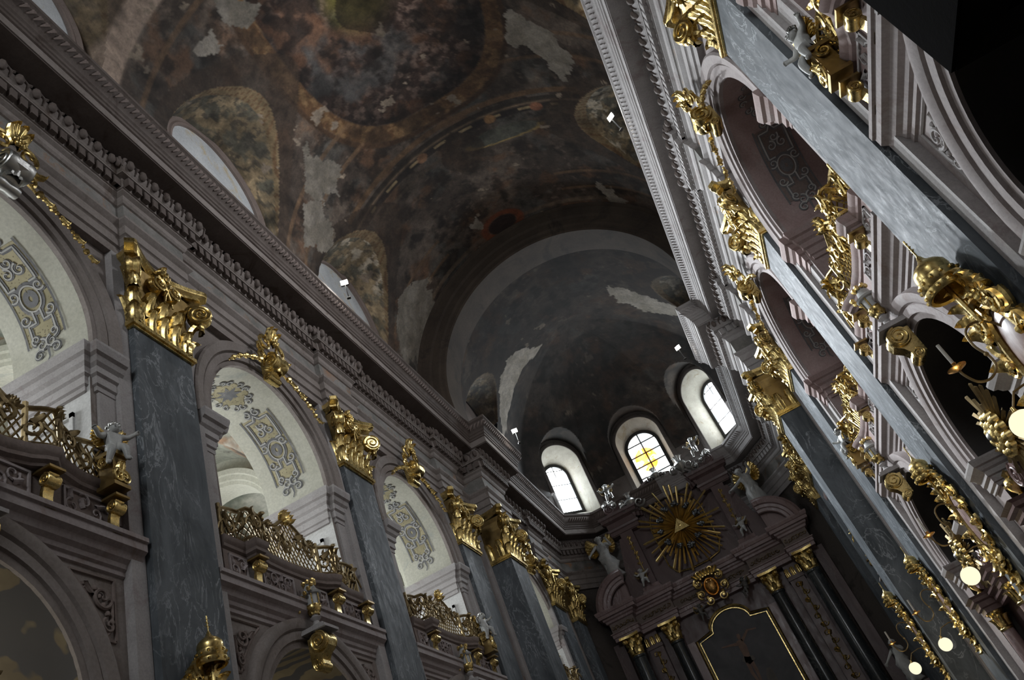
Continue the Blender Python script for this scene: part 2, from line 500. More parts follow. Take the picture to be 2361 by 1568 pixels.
def paint_vault(P, region):
    x, y, z = P[:, 0], P[:, 1], P[:, 2]
    c, n1, n2, n3, n4 = fres_base(P, x, y)
    mainz = Z0 + np.sqrt(np.clip(49 - x * x, 0, None))
    lz = lun_z(x, y)
    if region == 'nave':
        # big oval medallion
        e = (np.abs(x / 3.55) ** 2.6 + np.abs((y - 15.2) / 5.15) ** 2.6) ** (1 / 2.6)
        ins = 1 - sstep(.98, 1.0, e)
        m = lerp(c * 0 + np.array([.10, .075, .07]), (.30, .24, .22), sstep(.44, .62, n4))
        m = lerp(m, (.17, .185, .20), sstep(.50, .66, fbm(P, .9, 4, 61)) * .8)
        m = lerp(m, (.28, .17, .115), sstep(.52, .68, fbm(P, 1.0, 5, 71)) * .8)
        m = lerp(m, (.05, .045, .045), sstep(.5, .62, n2) * .8)
        # cloud wreath: lighter towards the middle of the painting
        rr = np.hypot(x + .3, (y - 14.9) * .9)
        m = lerp(m, (.30, .30, .10), (1 - sstep(.5, 1.5, rr)) * .9)
        m = m * (1.45 - .75 * sstep(.5, 3.6, rr))[:, None]
        m = m * (1 - .5 * sstep(.72, .97, e))[:, None]
        c = lerp(c, m, ins) if False else c * (1 - ins[:, None]) + m * ins[:, None]
        ring = sstep(.985, 1.0, e) * (1 - sstep(1.13, 1.15, e))
        rc = lerp(c * 0 + np.array([.15, .095, .055]), (.27, .19, .11), sstep(.46, .62, fbm(P, 3.5, 4, 8))); rc = lerp(rc, (.07, .05, .035), sstep(.5, .62, fbm(P, 1.1, 4, 88)) * .8)
        c = lerp(c, (0, 0, 0), ring) * 1 + rc * ring[:, None]
        edge = sstep(1.13, 1.15, e) * (1 - sstep(1.17, 1.19, e)); c = lerp(c, (.09, .06, .04), edge)
        # radiating painted ribs from the medallion towards the springing
        for yc in (11.0, 19.2, 27.0):
            d = np.abs(np.abs(y - yc) - .55)
            b = (1 - sstep(.05, .12, d)) * (np.abs(x) > 3.0); c = lerp(c, (.21, .15, .10), b * .7)
        # painted arch bands across the vault
        for y0, y1, col in ((21.35, 21.6, (.20, .14, .09)), (21.75, 22.0, (.05, .045, .04)), (22.0, 22.1, (.26, .21, .16)), (22.12, 22.42, (.045, .04, .04)), (22.9, 23.0, (.14, .12, .1)), (10.3, 10.5, (.21, .17, .13)), (28.3, 28.5, (.2, .17, .14)), (28.8, 29.0, (.17, .14, .12))):
            b = sstep(y0 - .04, y0, y) * (1 - sstep(y1, y1 + .04, y)) * (np.abs(x) < 5.2); c = lerp(c, col, b * .9)
        dash = sstep(22.18, 22.2, y) * (1 - sstep(22.34, 22.36, y)) * (np.abs(((x * 1.1) % 1.4) - .7) < .33) * (np.abs(x) < 4.4)
        c = lerp(c, (.42, .36, .24), dash)
        for cx, col in ((-1.55, (.42, .27, .18)), (1.7, (.40, .26, .14)), (3.6, (.36, .19, .13))):
            b = 1 - sstep(.2, .26, np.hypot(x - cx, y - 22.3)); c = lerp(c, col, b)
        b = (1 - sstep(.9, 1.0, np.hypot((x - 1.9) / 1.7, (y - 23.25) / .45))); c = lerp(c, (.12, .14, .13), b * .8); 
        b = sstep(.82, .9, np.hypot((x - 1.9) / 1.7, (y - 23.25) / .45)) * (1 - sstep(.98, 1.04, np.hypot((x - 1.9) / 1.7, (y - 23.25) / .45))) * (y > 23.2); c = lerp(c, (.38, .31, .15), b)
        # cartouche over the crossing arch
        q = np.hypot((x + .2) / 1.0, (y - 28.3) / .75)
        c = lerp(c, (.26, .10, .055), sstep(.7, .8, q) * (1 - sstep(1.05, 1.2, q))); c = lerp(c, (.05, .035, .035), 1 - sstep(.68, .74, q))
        # pale pink field at the first lunette
        b = sstep(9.75, 9.8, y) * (1 - sstep(10.55, 10.65, y)) * (np.abs(x) > 4.4); c = lerp(c, (.34, .29, .26), b)
        b = (y < 9.8) * (np.abs(x) > 3.5); c = lerp(c, (.24, .20, .165), b * .6)
    # lunettes
    L = (lz > (Z0 + np.sqrt(np.clip((49 if region == 'nave' else 45) - x * x, 0, None))) - .02)
    for yc, r in LUN:
        if region == 'nave' and yc > 30 or region != 'nave' and yc < 30: continue
        near = np.abs(y - yc) < r
        k = L & near
        s_ = np.abs(y - yc) / r
        n5 = fbm(P, 2.2, 5, 33)
        lc = lerp(np.tile(np.array([.20, .175, .125]), (len(x), 1)), (.11, .115, .10), sstep(.45, .6, n5))
        lc = lerp(lc, (.36, .31, .22), sstep(.58, .7, fbm(P, 3.3, 4, 29)) * .7)
        sc_ = np.sin((x * 2.1 + n5 * 7) * 2.2) * np.sin((y * 2.1 + n2 * 6) * 2.4)
        lc = lerp(lc, (.07, .07, .065), sstep(.35, .6, sc_) * .75)
        if yc > 20: lc = lerp(lc, (.50, .49, .44), sstep(.55, .62, fbm(P, 3.1, 5, 51)) * sstep(4.0, 4.8, 10.6 - np.abs(x)) * .7)
        lc = lc * 1.45
        bw = lz - (Z0 + np.sqrt(np.clip((49 if region == 'nave' else 45) - x * x, 0, None)))
        bd = (bw < .30); tick = (np.abs(((y + z) * 1.9) % .42 - .21) < .05)
        lc = np.where((bd & tick)[:, None], np.array([.20, .14, .09]), np.where(bd[:, None], lerp(np.tile(np.array([.22, .18, .12]), (len(x), 1)), (.32, .27, .18), n5 * 1.2 - .1), lc))
        c = np.where(k[:, None], lc, c)
        # dark painted moulding outside the lunette edge
        g = (Z0 + np.sqrt(np.clip((49 if region == 'nave' else 45) - x * x, 0, None))) - (23.5 + np.sqrt(np.clip((r + .55) ** 2 - (y - yc) ** 2, 0, None)) * .95 + .34 * (7 - np.abs(x)))
        o = (~L) & (g < 0.0) & (np.abs(y - yc) < r + .55); c = lerp(c, (.07, .055, .045), o * .75)
    if region == 'nave':
        b = sstep(9.8, 9.9, y) * (1 - sstep(10.6, 10.75, y)) * (x < -4.4); c = lerp(c, (.46, .40, .36), b * .9)
        b = (y < 9.9) * (x < -4.2); c = lerp(c, (.27, .225, .175), b * .45)
    # bare plaster patches
    wx, wy = wobble(x, y); pm_ = np.zeros(len(x), bool)
    for poly in PLASTER:
        k = inpoly(wx, wy, poly) & ~(L & (np.abs(x) > 4.9) & False)
        pc = lerp(np.tile(np.array([.33, .30, .25]), (len(x), 1)), (.42, .385, .33), sstep(.4, .6, n4))
        c = np.where(k[:, None], pc, c); pm_ |= k
    small = sstep(.73, .74, fbm(P, 1.15, 6, 101)); c = lerp(c, (.33, .30, .26), small)
    rid = 1 - np.abs(fbm(P, 1.35, 6, 131, .6) * 2 - 1) * 2.2
    c = c * (.72 + .75 * np.clip(rid, 0, 1))[:, None]
    big = sstep(.40, .62, fbm(P, .32, 4, 141)); c = c * (.68 + .5 * big)[:, None]
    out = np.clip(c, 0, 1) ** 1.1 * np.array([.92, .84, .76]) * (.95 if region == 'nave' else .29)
    pl_ = lerp(np.tile(np.array([.23, .21, .175]), (len(x), 1)), (.33, .305, .265), sstep(.35, .65, n2))
    return np.where(pm_[:, None], pl_ * (1.0 if region == 'nave' else .9), out)

def np_mesh(name, P, nu, nv, colors, mat, parent=None):
    me = bpy.data.meshes.new(name)
    i = np.arange(nu - 1)[:, None] * nv + np.arange(nv - 1)[None, :]
    q = np.stack([i, i + nv, i + nv + 1, i + 1], -1).reshape(-1, 4)
    me.vertices.add(len(P)); me.vertices.foreach_set('co', P.astype(np.float32).ravel())
    me.loops.add(len(q) * 4); me.loops.foreach_set('vertex_index', q.astype(np.int32).ravel())
    me.polygons.add(len(q)); me.polygons.foreach_set('loop_start', (np.arange(len(q)) * 4).astype(np.int32))
    try: me.polygons.foreach_set('loop_total', np.full(len(q), 4, np.int32))
    except Exception: pass
    me.update(calc_edges=True); me.validate()
    ca = me.color_attributes.new('Col', 'FLOAT_COLOR', 'POINT')
    ca.data.foreach_set('color', np.concatenate([colors, np.ones((len(P), 1))], 1).astype(np.float32).ravel())
    me.materials.append(MAT[mat])
    o = bpy.data.objects.new(name, me); COL.objects.link(o)
    if parent: o.parent = parent
    return o
def shade(o, ang=35):
    o.data.polygons.foreach_set('use_smooth', [True] * len(o.data.polygons)); o.data.set_sharp_from_angle(angle=math.radians(ang))

def vault_piece(name, y0, y1, R, step, region, parent=None):
    ny = int((y1 - y0) / step) + 1; nt = int(PI * R / step)
    th = np.linspace(0, PI, nt); yy = np.linspace(y0, y1, ny)
    Y, T = np.meshgrid(yy, th, indexing='ij')
    X = -R * np.cos(T); Z = Z0 + R * np.sin(T)
    P = np.stack([X.ravel(), Y.ravel(), Z.ravel()], 1)
    P[:, 2] = np.maximum(P[:, 2], lun_z(P[:, 0], P[:, 1]))
    return np_mesh(name, P, ny, nt, paint_vault(P, region), 'fresco', parent)

ceil = vault_piece('ceiling', 4.0, 29.2, 7.0, .065, 'nave')
struct(ceil, 'painted barrel vault with large oval fresco over the nave')
vault_piece('nave_vault_west_end', -8, 4.0, 7.0, .35, 'nave', ceil)
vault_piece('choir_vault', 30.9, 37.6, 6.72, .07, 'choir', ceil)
# half dome over the east end, polar grid
C0 = V((0, 37.6)); poly = [(-6.8, 37.6), (-6.8, 41.6), (-3.3, 44.6), (3.3, 44.6), (6.8, 41.6), (6.8, 37.6)]
def reach(a):
    d = V((-math.cos(a), math.sin(a))); best = 99
    for i in range(len(poly) - 1):
        p, q = V(poly[i]), V(poly[i + 1]); e = q - p; den = d.x * e.y - d.y * e.x
        if abs(den) < 1e-9: continue
        w = p - C0; t = (w.x * e.y - w.y * e.x) / den; s_ = (w.x * d.y - w.y * d.x) / den
        if t > 0 and -1e-6 <= s_ <= 1 + 1e-6: best = min(best, t)
    return best
na, nr = 300, 90
A = np.linspace(0.0001, PI - .0001, na); RR = np.array([reach(a) for a in A])
rho = np.sin(np.linspace(0.001, PI / 2, nr))
X = np.outer(-np.cos(A) * RR, rho) * np.where(True, 6.72 / 6.8, 1); Y = 37.6 + np.outer(np.sin(A) * RR, rho)
Z = Z0 + 6.72 * np.sqrt(np.clip(1 - np.tile(rho, (na, 1)) ** 2, 0, 1))
P = np.stack([X.ravel(), Y.ravel(), Z.ravel()], 1)
for c, t, n, r, zs in APW:
    s_ = (P[:, 0] - c.x) * t.x + (P[:, 1] - c.y) * t.y; dd = (P[:, 0] - c.x) * n.x + (P[:, 1] - c.y) * n.y
    R_ = r + .28; k = (np.abs(s_) < R_) & (dd < 5)
    P[:, 2] = np.where(k, np.maximum(P[:, 2], zs + .12 + np.sqrt(np.clip(R_ ** 2 - s_ ** 2, 0, None)) - .0 * dd), P[:, 2])
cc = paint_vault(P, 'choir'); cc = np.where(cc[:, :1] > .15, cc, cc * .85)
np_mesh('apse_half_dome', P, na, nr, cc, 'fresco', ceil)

# crossing arch between nave and choir
mb = MB()
n = 64
prof = [(7.6, 28.72), (6.98, 28.72), (6.9, 28.9), (6.5, 28.92), (6.42, 29.02), (6.1, 29.04), (6.02, 29.14), (5.86, 29.16), (5.8, 29.24), (5.8, 30.86), (5.88, 30.92), (7.2, 30.94)]
rows = []
for i in range(n + 1):
    a = PI * i / n
    rows.append([(-r * math.cos(a), y, Z0 + r * math.sin(a)) for r, y in prof])
rows = [[(r[0] * -1, y, 19.2) for r, y in [((-p[0],), p[1]) for p in prof]]] and [[(-p[0], p[1], 19.3) for p in prof]] + rows + [[(p[0], p[1], 19.3) for p in prof]]
mb.grid(rows)
arch = mb.build('crossing_arch', 'stone_grey', ceil, smooth=True, ang=25)
MAT_ARCH = stone('arch_paint', (.040, .029, .021), (.085, .063, .045), (.018, .014, .011), scale=.7)
arch.data.materials[0] = MAT_ARCH
for o in kids(ceil): shade(o, 30) if o.name != 'crossing_arch' else None
shade(ceil, 30)

# ------------------------------------------------------------------ walls
def arch_wall(mb, G, u0, u1, z0, z1, uc=None, r=0, zs=0, zb=0, n=28):
    q = lambda a, b, c, d: mb.quad(G(a, b, 0), G(c, b, 0), G(c, d, 0), G(a, d, 0))
    if uc is None: q(u0, z0, u1, z1); return
    q(u0, z0, uc - r, z1); q(uc + r, z0, u1, z1)
    if zb > z0: q(uc - r, z0, uc + r, zb)
    for i in range(n):
        a0, a1 = PI - PI * i / n, PI - PI * (i + 1) / n
        x0, x1 = uc + r * math.cos(a0), uc + r * math.cos(a1)
        mb.quad(G(x0, zs + r * math.sin(a0), 0), G(x1, zs + r * math.sin(a1), 0), G(x1, z1, 0), G(x0, z1, 0))
def reveal(mb, G, uc, r, zs, zb, d0, d1, r1=None, zs1=None, zb1=None, n=28, jambs=True, zj=None):
    r1 = r if r1 is None else r1; zs1 = zs if zs1 is None else zs1; zb1 = zb if zb1 is None else zb1
    def ol(r, zs, zb, d):
        o = [G(uc + r * math.cos(PI * i / n), zs + r * math.sin(PI * i / n), d) for i in range(n + 1)]
        if jambs: o = [G(uc + r, zb, d)] + o + [G(uc - r, zb, d)]
        return o
    mb.grid([ol(r, zs, zb, d0), ol(r1, zs1, zb1, d1)])
def arch_mould(mb, G, uc, zs, prof, zb=None, n=32):
    rows = []
    if zb is not None: rows.append([G(uc + r, zb, -p) for r, p in prof])
    for i in range(n + 1):
        a = PI * i / n; rows.append([G(uc + r * math.cos(a), zs + r * math.sin(a), -p) for r, p in prof])
    if zb is not None: rows.append([G(uc - r, zb, -p) for r, p in prof])
    mb.grid(rows)
def side_G(s, a=AW): return lambda u, z, d=0: (s * (a + d), u, z)

UR, UZ, LR, LZ = 2.3, 13.25, 1.95, 6.22
ARCHV = [(2.30, 0), (2.30, .10), (2.42, .10), (2.44, .16), (2.62, .16), (2.64, .12), (2.68, .20), (2.84, .22), (2.90, .24), (2.95, .20), (2.95, 0)]
ARCHL = [(1.95, 0), (1.95, .06), (2.08, .06), (2.10, .11), (2.26, .11), (2.28, .08), (2.32, .14), (2.44, .18), (2.52, .17), (2.55, 0)]
walls = {}
for s, nm in ((-1, 'wall_left'), (1, 'wall_right')):
    wl = MB(); G = side_G(s)
    ys = [-8, 3.0, 11.05, 18.93, 26.9]
    arch_wall(wl, G, -8, 3.0, 0, ZE + 3.6)
    for (a, b, yc) in ((3.0, 11.05, BAYS[0]), (11.05, 18.93, BAYS[1]), (18.93, 26.9, BAYS[2])):
        arch_wall(wl, G, a, b, 0, 9.1, yc, LR, LZ, 0)
        arch_wall(wl, G, a, b, 9.1, ZE + 3.6, yc, UR, UZ, 9.95)
    arch_wall(wl, G, 26.9, 31.6, 0, ZE + 3.6)
    arch_wall(wl, G, 31.6, 36.6, 0, 9.1, CHOIR + .1, 1.75, 6.3, 0)
    arch_wall(wl, G, 31.6, 36.6, 9.1, ZE + 3.6, CHOIR + .1, 2.0, 13.25, 9.95)
    arch_wall(wl, G, 36.6, 41.95, 0, ZE + 3.6)
    # pier block under the crossing arch
    for (a0, a1, y0, y1) in ((6.12, 6.8, 29.35, 31.5),):
        for f in ([(a0, y0), (a0, y1)], [(6.8, y0), (a0, y0)], [(a0, y1), (6.8, y1)]):
            wl.quad((s * f[0][0], f[0][1], 0), (s * f[1][0], f[1][1], 0), (s * f[1][0], f[1][1], 19.6), (s * f[0][0], f[0][1], 19.6))
    w = wl.build(nm, 'stone_mauve' if s > 0 else 'stone_left_dim'); struct(w); walls[s] = w
    # attic wall above the cornice with the blind lunette windows
    up = MB(); G7 = side_G(s, 7.0)
    up.quad(G7(-8, 19.3), G7(31, 19.3), G7(31, 27.6), G7(-8, 27.6))
    up.quad((s * 6.8, 30.9, 19.3), (s * 6.8, 41.9, 19.3), (s * 6.8, 41.9, 27), (s * 6.8, 30.9, 27))
    up.build('attic_wall', 'stone_taupe', w)
    for yc in BAYS:
        k = MB()
        for i in range(20):
            a0, a1 = PI * i / 20, PI * (i + 1) / 20
            k.quad(G7(yc + .1 + 2.15 * math.cos(a0), 23.85 + 2.15 * math.sin(a0), -.05), G7(yc + .1 + 2.15 * math.cos(a1), 23.85 + 2.15 * math.sin(a1), -.05), G7(yc + .1 + 2.15 * math.cos(a1), 19.4, -.05), G7(yc + .1 + 2.15 * math.cos(a0), 19.4, -.05))
        k.build('blind_window_plaster', 'lunette_plaster' if 'lunette_plaster' in MAT else 'plaster_white', w)
        k = MB(); arch_mould(k, G7, yc + .1, 23.85, [(2.12, 0), (2.12, .14), (2.2, .16), (2.26, .12), (2.34, .2), (2.42, .2), (2.45, 0)], zb=19.4)
        k.build('lunette_moulding', 'stone_brown', w, smooth=True)
    # archivolts, soffits, imposts, ledges
    for bi, (yc, r, rl) in enumerate([(b, UR, LR) for b in BAYS] + [(CHOIR + .1, 2.0, 1.75)]):
        k = MB(); arch_mould(k, G, yc, UZ, [(x_ - 2.3 + r, p) for x_, p in ARCHV], zb=12.88)
        k.build('archivolt', 'stone_mauve' if s > 0 else 'stone_left_dim', w, smooth=True, ang=30)
        zl = LZ if bi < 3 else 6.3
        k = MB(); arch_mould(k, G, yc, zl, [(x_ - 1.95 + rl, p) for x_, p in ARCHL], zb=6.0)
        k.build('archivolt', 'stone_mauve' if s > 0 else 'stone_left_dim', w, smooth=True, ang=30)
        k = MB(); reveal(k, G, yc, r, UZ, 12.88, 0, 1.75, jambs=True)
        k.build('arch_soffit', 'plaster_cream' if s < 0 else 'stone_pink', w, smooth=True)
        k = MB()
        for e in (-1, 1): k.quad(G(yc + e * r, 9.95, 0), G(yc + e * r, 9.95, 1.75), G(yc + e * r, 12.9, 1.75), G(yc + e * r, 12.9, 0))
        # sunk panel on each jamb
        for e in (-1, 1):
            y_ = yc + e * r
            for (d0, d1, z0_, z1_, q) in ((.35, 1.4, 10.2, 10.3, .05), (.35, 1.4, 11.6, 11.7, .05), (.35, .43, 10.2, 11.7, .05), (1.32, 1.4, 10.2, 11.7, .05)):
                k.box(*sorted((s * (AW + d0), s * (AW + d1))), *sorted((y_, y_ - e * q)), z0_, z1_)
        k.build('jamb', 'plaster_white' if s < 0 else 'stone_pink', w)
        k = MB(); reveal(k, G, yc, rl, zl, 0, 0, 1.5)
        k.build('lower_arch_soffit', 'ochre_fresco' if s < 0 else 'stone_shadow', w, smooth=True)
        # impost blocks
        ip = [(0, 12.0), (.05, 12.02), (.05, 12.12), (.09, 12.15), (.09, 12.32), (.14, 12.36), (.14, 12.5), (.2, 12.56), (.24, 12.66), (.30, 12.70), (.34, 12.84), (.34, 12.9), (0, 12.9)]
        for e in (-1, 1):
            k = MB(); j = yc + e * r
            path = [(s * (AW + 1.75), j), (s * (AW + .12), j), (s * (AW + .12), j + e * .14), (s * (AW - .02), j + e * .14), (s * (AW - .02), j + e * .62)]
            sweep(k, path, ip, side=-e * s)
            k.build('impost', 'stone_pink' if s > 0 else 'stone_grey', w)
            k = MB(); k.box(*sorted((s * (AW - .06), s * (AW + .02))), *sorted((j + e * .14, j + e * .6)), 9.95, 12.0)
            k.build('jamb_strip', 'stone_grey', w)
            k = MB(); j = yc + e * rl
            path = [(s * (AW + 1.5), j), (s * (AW - .02), j), (s * (AW - .02), j + e * .6)]
            sweep(k, path, [(a_ * .8, 5.5 + (z_ - 12.0) * .65) for a_, z_ in ip], side=-e * s)
            k.build('impost', 'stone_grey', w)
# low relief panels in the spandrels of the lower arches
for s in (-1, 1):
    for yc in BAYS:
        for e in (-1, 1):
            F = lambda a, b, c=0.0, s=s, yc=yc, e=e: V((s * (AW - c), yc + e * a, b))
            arc = [(2.70 * math.cos(t), LZ + 2.70 * math.sin(t)) for t in [.42 + (.87 - .42) * i / 8 for i in range(9)]]
            outl = [(2.60, 8.32)] + [p for p in arc]; outl = [(2.60, arc[0][1])] + arc + [(arc[-1][0], 8.32), (2.60, 8.32)]
            k = MB(); k.tube([F(a, b, .01) for a, b in outl + [outl[0]]], .03, 5)
            rg = random.Random(int(yc) + e)
            spiral(k, lambda x, y, z: F(2.34 + x, 7.98 + y, .02 + z), .19, 1.5, .04, 1, a0=0, tail=[(.2, -.25), (.16, -.5), (.05, -.62)])
            spiral(k, lambda x, y, z: F(2.46 + x, 7.55 + y, .02 + z), .12, 1.4, .032, -1, a0=2)
            leaf(k, lambda x, y, z: F(2.15 + x - y * .6, 8.0 + y * .6, .02 + z), L=.3, W=.2, curl=.05)
            for q in range(5): k.ball(F(2.2 + .08 * q, 8.1 - .12 * q, .03), .045, 6, 4)
            k.build('spandrel_relief', 'stone_grey' if s > 0 else 'stone_brown', walls[s], smooth=True)
# string courses (one run between pilasters)
SC = [(0, 8.42), (.04, 8.44), (.04, 8.52), (.08, 8.55), (.10, 8.62), (.16, 8.68), (.20, 8.78), (.28, 8.84), (.28, 8.98), (.32, 9.0), (.32, 9.08), (0, 9.12)]
tr = 1
for s in (-1, 1):
    for (a, b) in ((3.9, 10.1), (11.93, 18.09), (19.77, 26.08), (31.7, 36.4)):
        k = MB(); sweep(k, [(s * AW, a), (s * AW, b)], SC, side=-s)
        o = k.build('trim_%d' % tr, 'stone_mauve'); struct(o); tr += 1
# flank strips beside the pilasters (pale pink fillets)
for s in (-1, 1):
    for (a, b) in PIL[1:] + [P4, P5]:
        k = MB()
        for (c0, c1) in ((a - .34, a - .02), (b + .02, b + .34)):
            k.box(*sorted((s * (AW - .17), s * (AW + .02))), c0, c1, 0, ZE)
        k.build('pilaster_backing', 'stone_grey', walls[s])
# ------------------------------------------------------------------ entablature and cornice
LOW = [(-.3, 16.06), (0, 16.06), (0, 16.30), (.05, 16.33), (.05, 16.58), (.07, 16.6), (.10, 16.62), (.10, 16.86), (.14, 16.90), (.20, 16.97), (.20, 17.04), (.06, 17.07),
       (.06, 17.62), (.10, 17.64), (.14, 17.70), (.16, 17.80), (.24, 17.86), (.24, 17.9), (.27, 17.91), (.27, 18.22), (.40, 18.24), (.40, 18.28), (.42, 18.30), (.46, 18.36), (.5, 18.46), (.5, 18.5), (.3, 18.62), (.3, 18.95)]
UPP = [(.30, 18.80), (.86, 18.80), (.86, 18.84), (.89, 18.84), (.89, 19.10), (.93, 19.12), (.94, 19.2), (.97, 19.22), (.98, 19.30), (1.02, 19.34), (1.03, 19.38), (1.06, 19.42), (1.13, 19.50), (1.17, 19.62), (1.17, 19.70), (1.21, 19.74), (1.24, 19.76), (1.24, 19.87), (.3, 19.95), (-.6, 19.98)]
def low_path(s):
    p = [(6.64, -8)]
    for a, b in PIL + [(29.2, 31.45), P5]:
        d = 6.48 if (a, b) != (29.2, 31.45) else 5.78
        p += [(6.64, a - .06), (d, a - .06), (d, b + .06), (6.64, b + .06)]
    p += [(6.64, 41.8), (4.78, 44.1), (0, 44.1)]
    return [(s * x, y) for x, y in p]
def upp_path(s):
    p = [(6.5, -8), (6.5, 29.68), (5.8, 29.68), (5.8, 31.74), (6.5, 31.74), (6.5, 41.75), (4.75, 44.1), (0, 44.1)]
    return [(s * x, y) for x, y in p]
def lowcyma(path, side, step, fn, off):
    """walk along a plan path at an offset and call fn(point, direction, normal)"""
    P = [V(p) for p in path]
    for i in range(len(P) - 1):
        d = P[i + 1] - P[i]; L = d.length
        if L < 1e-6: continue
        d = d / L; n = V((d.y, -d.x)) * side
        # shorten / lengthen at the mitres so repeats run up to the offset corners
        e0 = e1 = 0
        if i: 
            dp = (P[i] - P[i - 1]).normalized(); cr = dp.x * d.y - dp.y * d.x; e0 = -off * side * cr
        if i < len(P) - 2:
            dn = (P[i + 2] - P[i + 1]).normalized(); cr = d.x * dn.y - d.y * dn.x; e1 = -off * side * cr
        a, b = e0, L - e1
        k = max(1, int(round((b - a) / step)))
        if b - a < .05: continue
        for j in range(k):
            t = a + (j + .5) * (b - a) / k
            q = P[i] + d * t + n * off
            if q.y > 2.5: fn(q, d, n, (b - a) / k)
for s in (-1, 1):
    k = MB(); sweep(k, dedup(low_path(s)), LOW, side=-s)
    o = k.build('trim_%d' % tr, ['stone_grey' if s > 0 else 'stone_left_dim', 'frieze_paint']); struct(o); tr += 1; ent = o
    nr_ = len(LOW)
    for i, f in enumerate(o.data.polygons):
        z = [o.data.vertices[v_].co.z for v_ in f.vertices]
        if min(z) > 17.05 and max(z) < 17.63: f.material_index = 1
    k = MB()
    def dent(q, d, n, st):
        h = st * .31
        a = q - d * h; b = q + d * h; a2 = a + n * .13; b2 = b + n * .13
        k.hexa([(a.x, a.y, 17.94), (b.x, b.y, 17.94), (b2.x, b2.y, 17.94), (a2.x, a2.y, 17.94), (a.x, a.y, 18.2), (b.x, b.y, 18.2), (b2.x, b2.y, 18.2), (a2.x, a2.y, 18.2)])
    lowcyma(dedup(low_path(s)), -s, .25, dent, .26)
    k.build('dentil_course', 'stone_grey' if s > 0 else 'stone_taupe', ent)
    k = MB()
    def egg(q, d, n, st):
        k.ball((q.x + n.x * .05, q.y + n.y * .05, 18.47), .10, 7, 5, sc=(1, 1, 1.45))
        for e in (-1, 1):
            p0 = q + d * (st * .5 * e); p1 = q + d * (st * .22 * e)
            k.tube([(p1.x + n.x * .02, p1.y + n.y * .02, 18.66), (p0.x + n.x * .06, p0.y + n.y * .06, 18.5), (p0.x + n.x * -.0, p0.y, 18.34)], [.035, .04, .015], 4)
    lowcyma(dedup(low_path(s)), -s, .42, egg, .46)
    k.build('egg_and_dart', 'stone_taupe', ent, smooth=True)
    k = MB(); sweep(k, upp_path(s), UPP, side=-s)
    o = k.build('trim_%d' % tr, ['stone_grey' if s > 0 else 'stone_taupe', 'stone_grey' if s > 0 else 'stone_left_dim'], smooth=True, ang=30); struct(o); tr += 1  # left cornice stone is browner, its dimmer light put into the colour
    for f in o.data.polygons:
        z = [o.data.vertices[v_].co.z for v_ in f.vertices]
        if min(z) > 18.83 and max(z) < 19.11: f.material_index = 1
    k = MB()
    def scale_(q, d, n, st):
        a = q - d * st * .5
        c0 = V((q.x, q.y, 19.56)); nn = V((n.x, n.y, 0)); dd = V((d.x, d.y, 0))
        k.tube([c0 - dd * st * .5 - V((0, 0, .10)) - nn * .03, c0 - V((0, 0, 0)) + nn * .03, c0 + dd * st * .5 + V((0, 0, .10)) + nn * .03], [.02, .05, .03], 4)
        k.ball(c0 + dd * st * .1 + V((0, 0, .06)) + nn * .04, .035, 5, 3)
    lowcyma(upp_path(s), -s, .17, scale_, 1.15)
    k.build('carved_leaf_moulding', 'stone_grey' if s > 0 else 'stone_brown', o, smooth=True)

# ------------------------------------------------------------------ east end walls and windows
wn = 1
apse = MB(); reveals = []
LP = [((-6.8, 41.9), (-4.85, 44.2)), ((-4.85, 44.2), (4.85, 44.2)), ((4.85, 44.2), (6.8, 41.9))]
ws = None
for idx, ((p, q), (p2, q2), (c, t, n, r, zs)) in enumerate(zip(LP, UPOL, APW)):
    L = (V(q) - V(p)).length / 2; c0, t0, n0 = axis_of(p, q)
    arch_wall(apse, lambda u, z, d=0: (c0.x + t0.x * u - n0.x * d, c0.y + t0.y * u - n0.y * d, z), -L, L, 0, 19.9)
    G = lambda u, z, d=0, c=c, t=t, n=n: (c.x + t.x * u - n.x * d, c.y + t.y * u - n.y * d, z)
    ua = (V(p2) - c).dot(t); ub = (V(q2) - c).dot(t)
    arch_wall(apse, G, ua, ub, 19.9, 27.8, 0, r, zs, 20.3)
apse.add([(x, y, 19.96) for x, y in ((-6.8, 41.6), (-3.3, 44.6), (3.3, 44.6), (6.8, 41.6), (6.8, 42), (4.85, 44.2), (4.85, 44.9), (-4.85, 44.9), (-4.85, 44.2), (-6.8, 42))], [tuple(range(10))])
for idx in ():
    pass
ap = apse.build('wall_apse', 'apse_paint' if 'apse_paint' in MAT else 'stone_brown'); struct(ap)
MAT['apse_paint'] = stone('apse_paint', (.10, .085, .075), (.10, .085, .075), (.04, .034, .03))
ap.data.materials[0] = MAT['apse_paint']
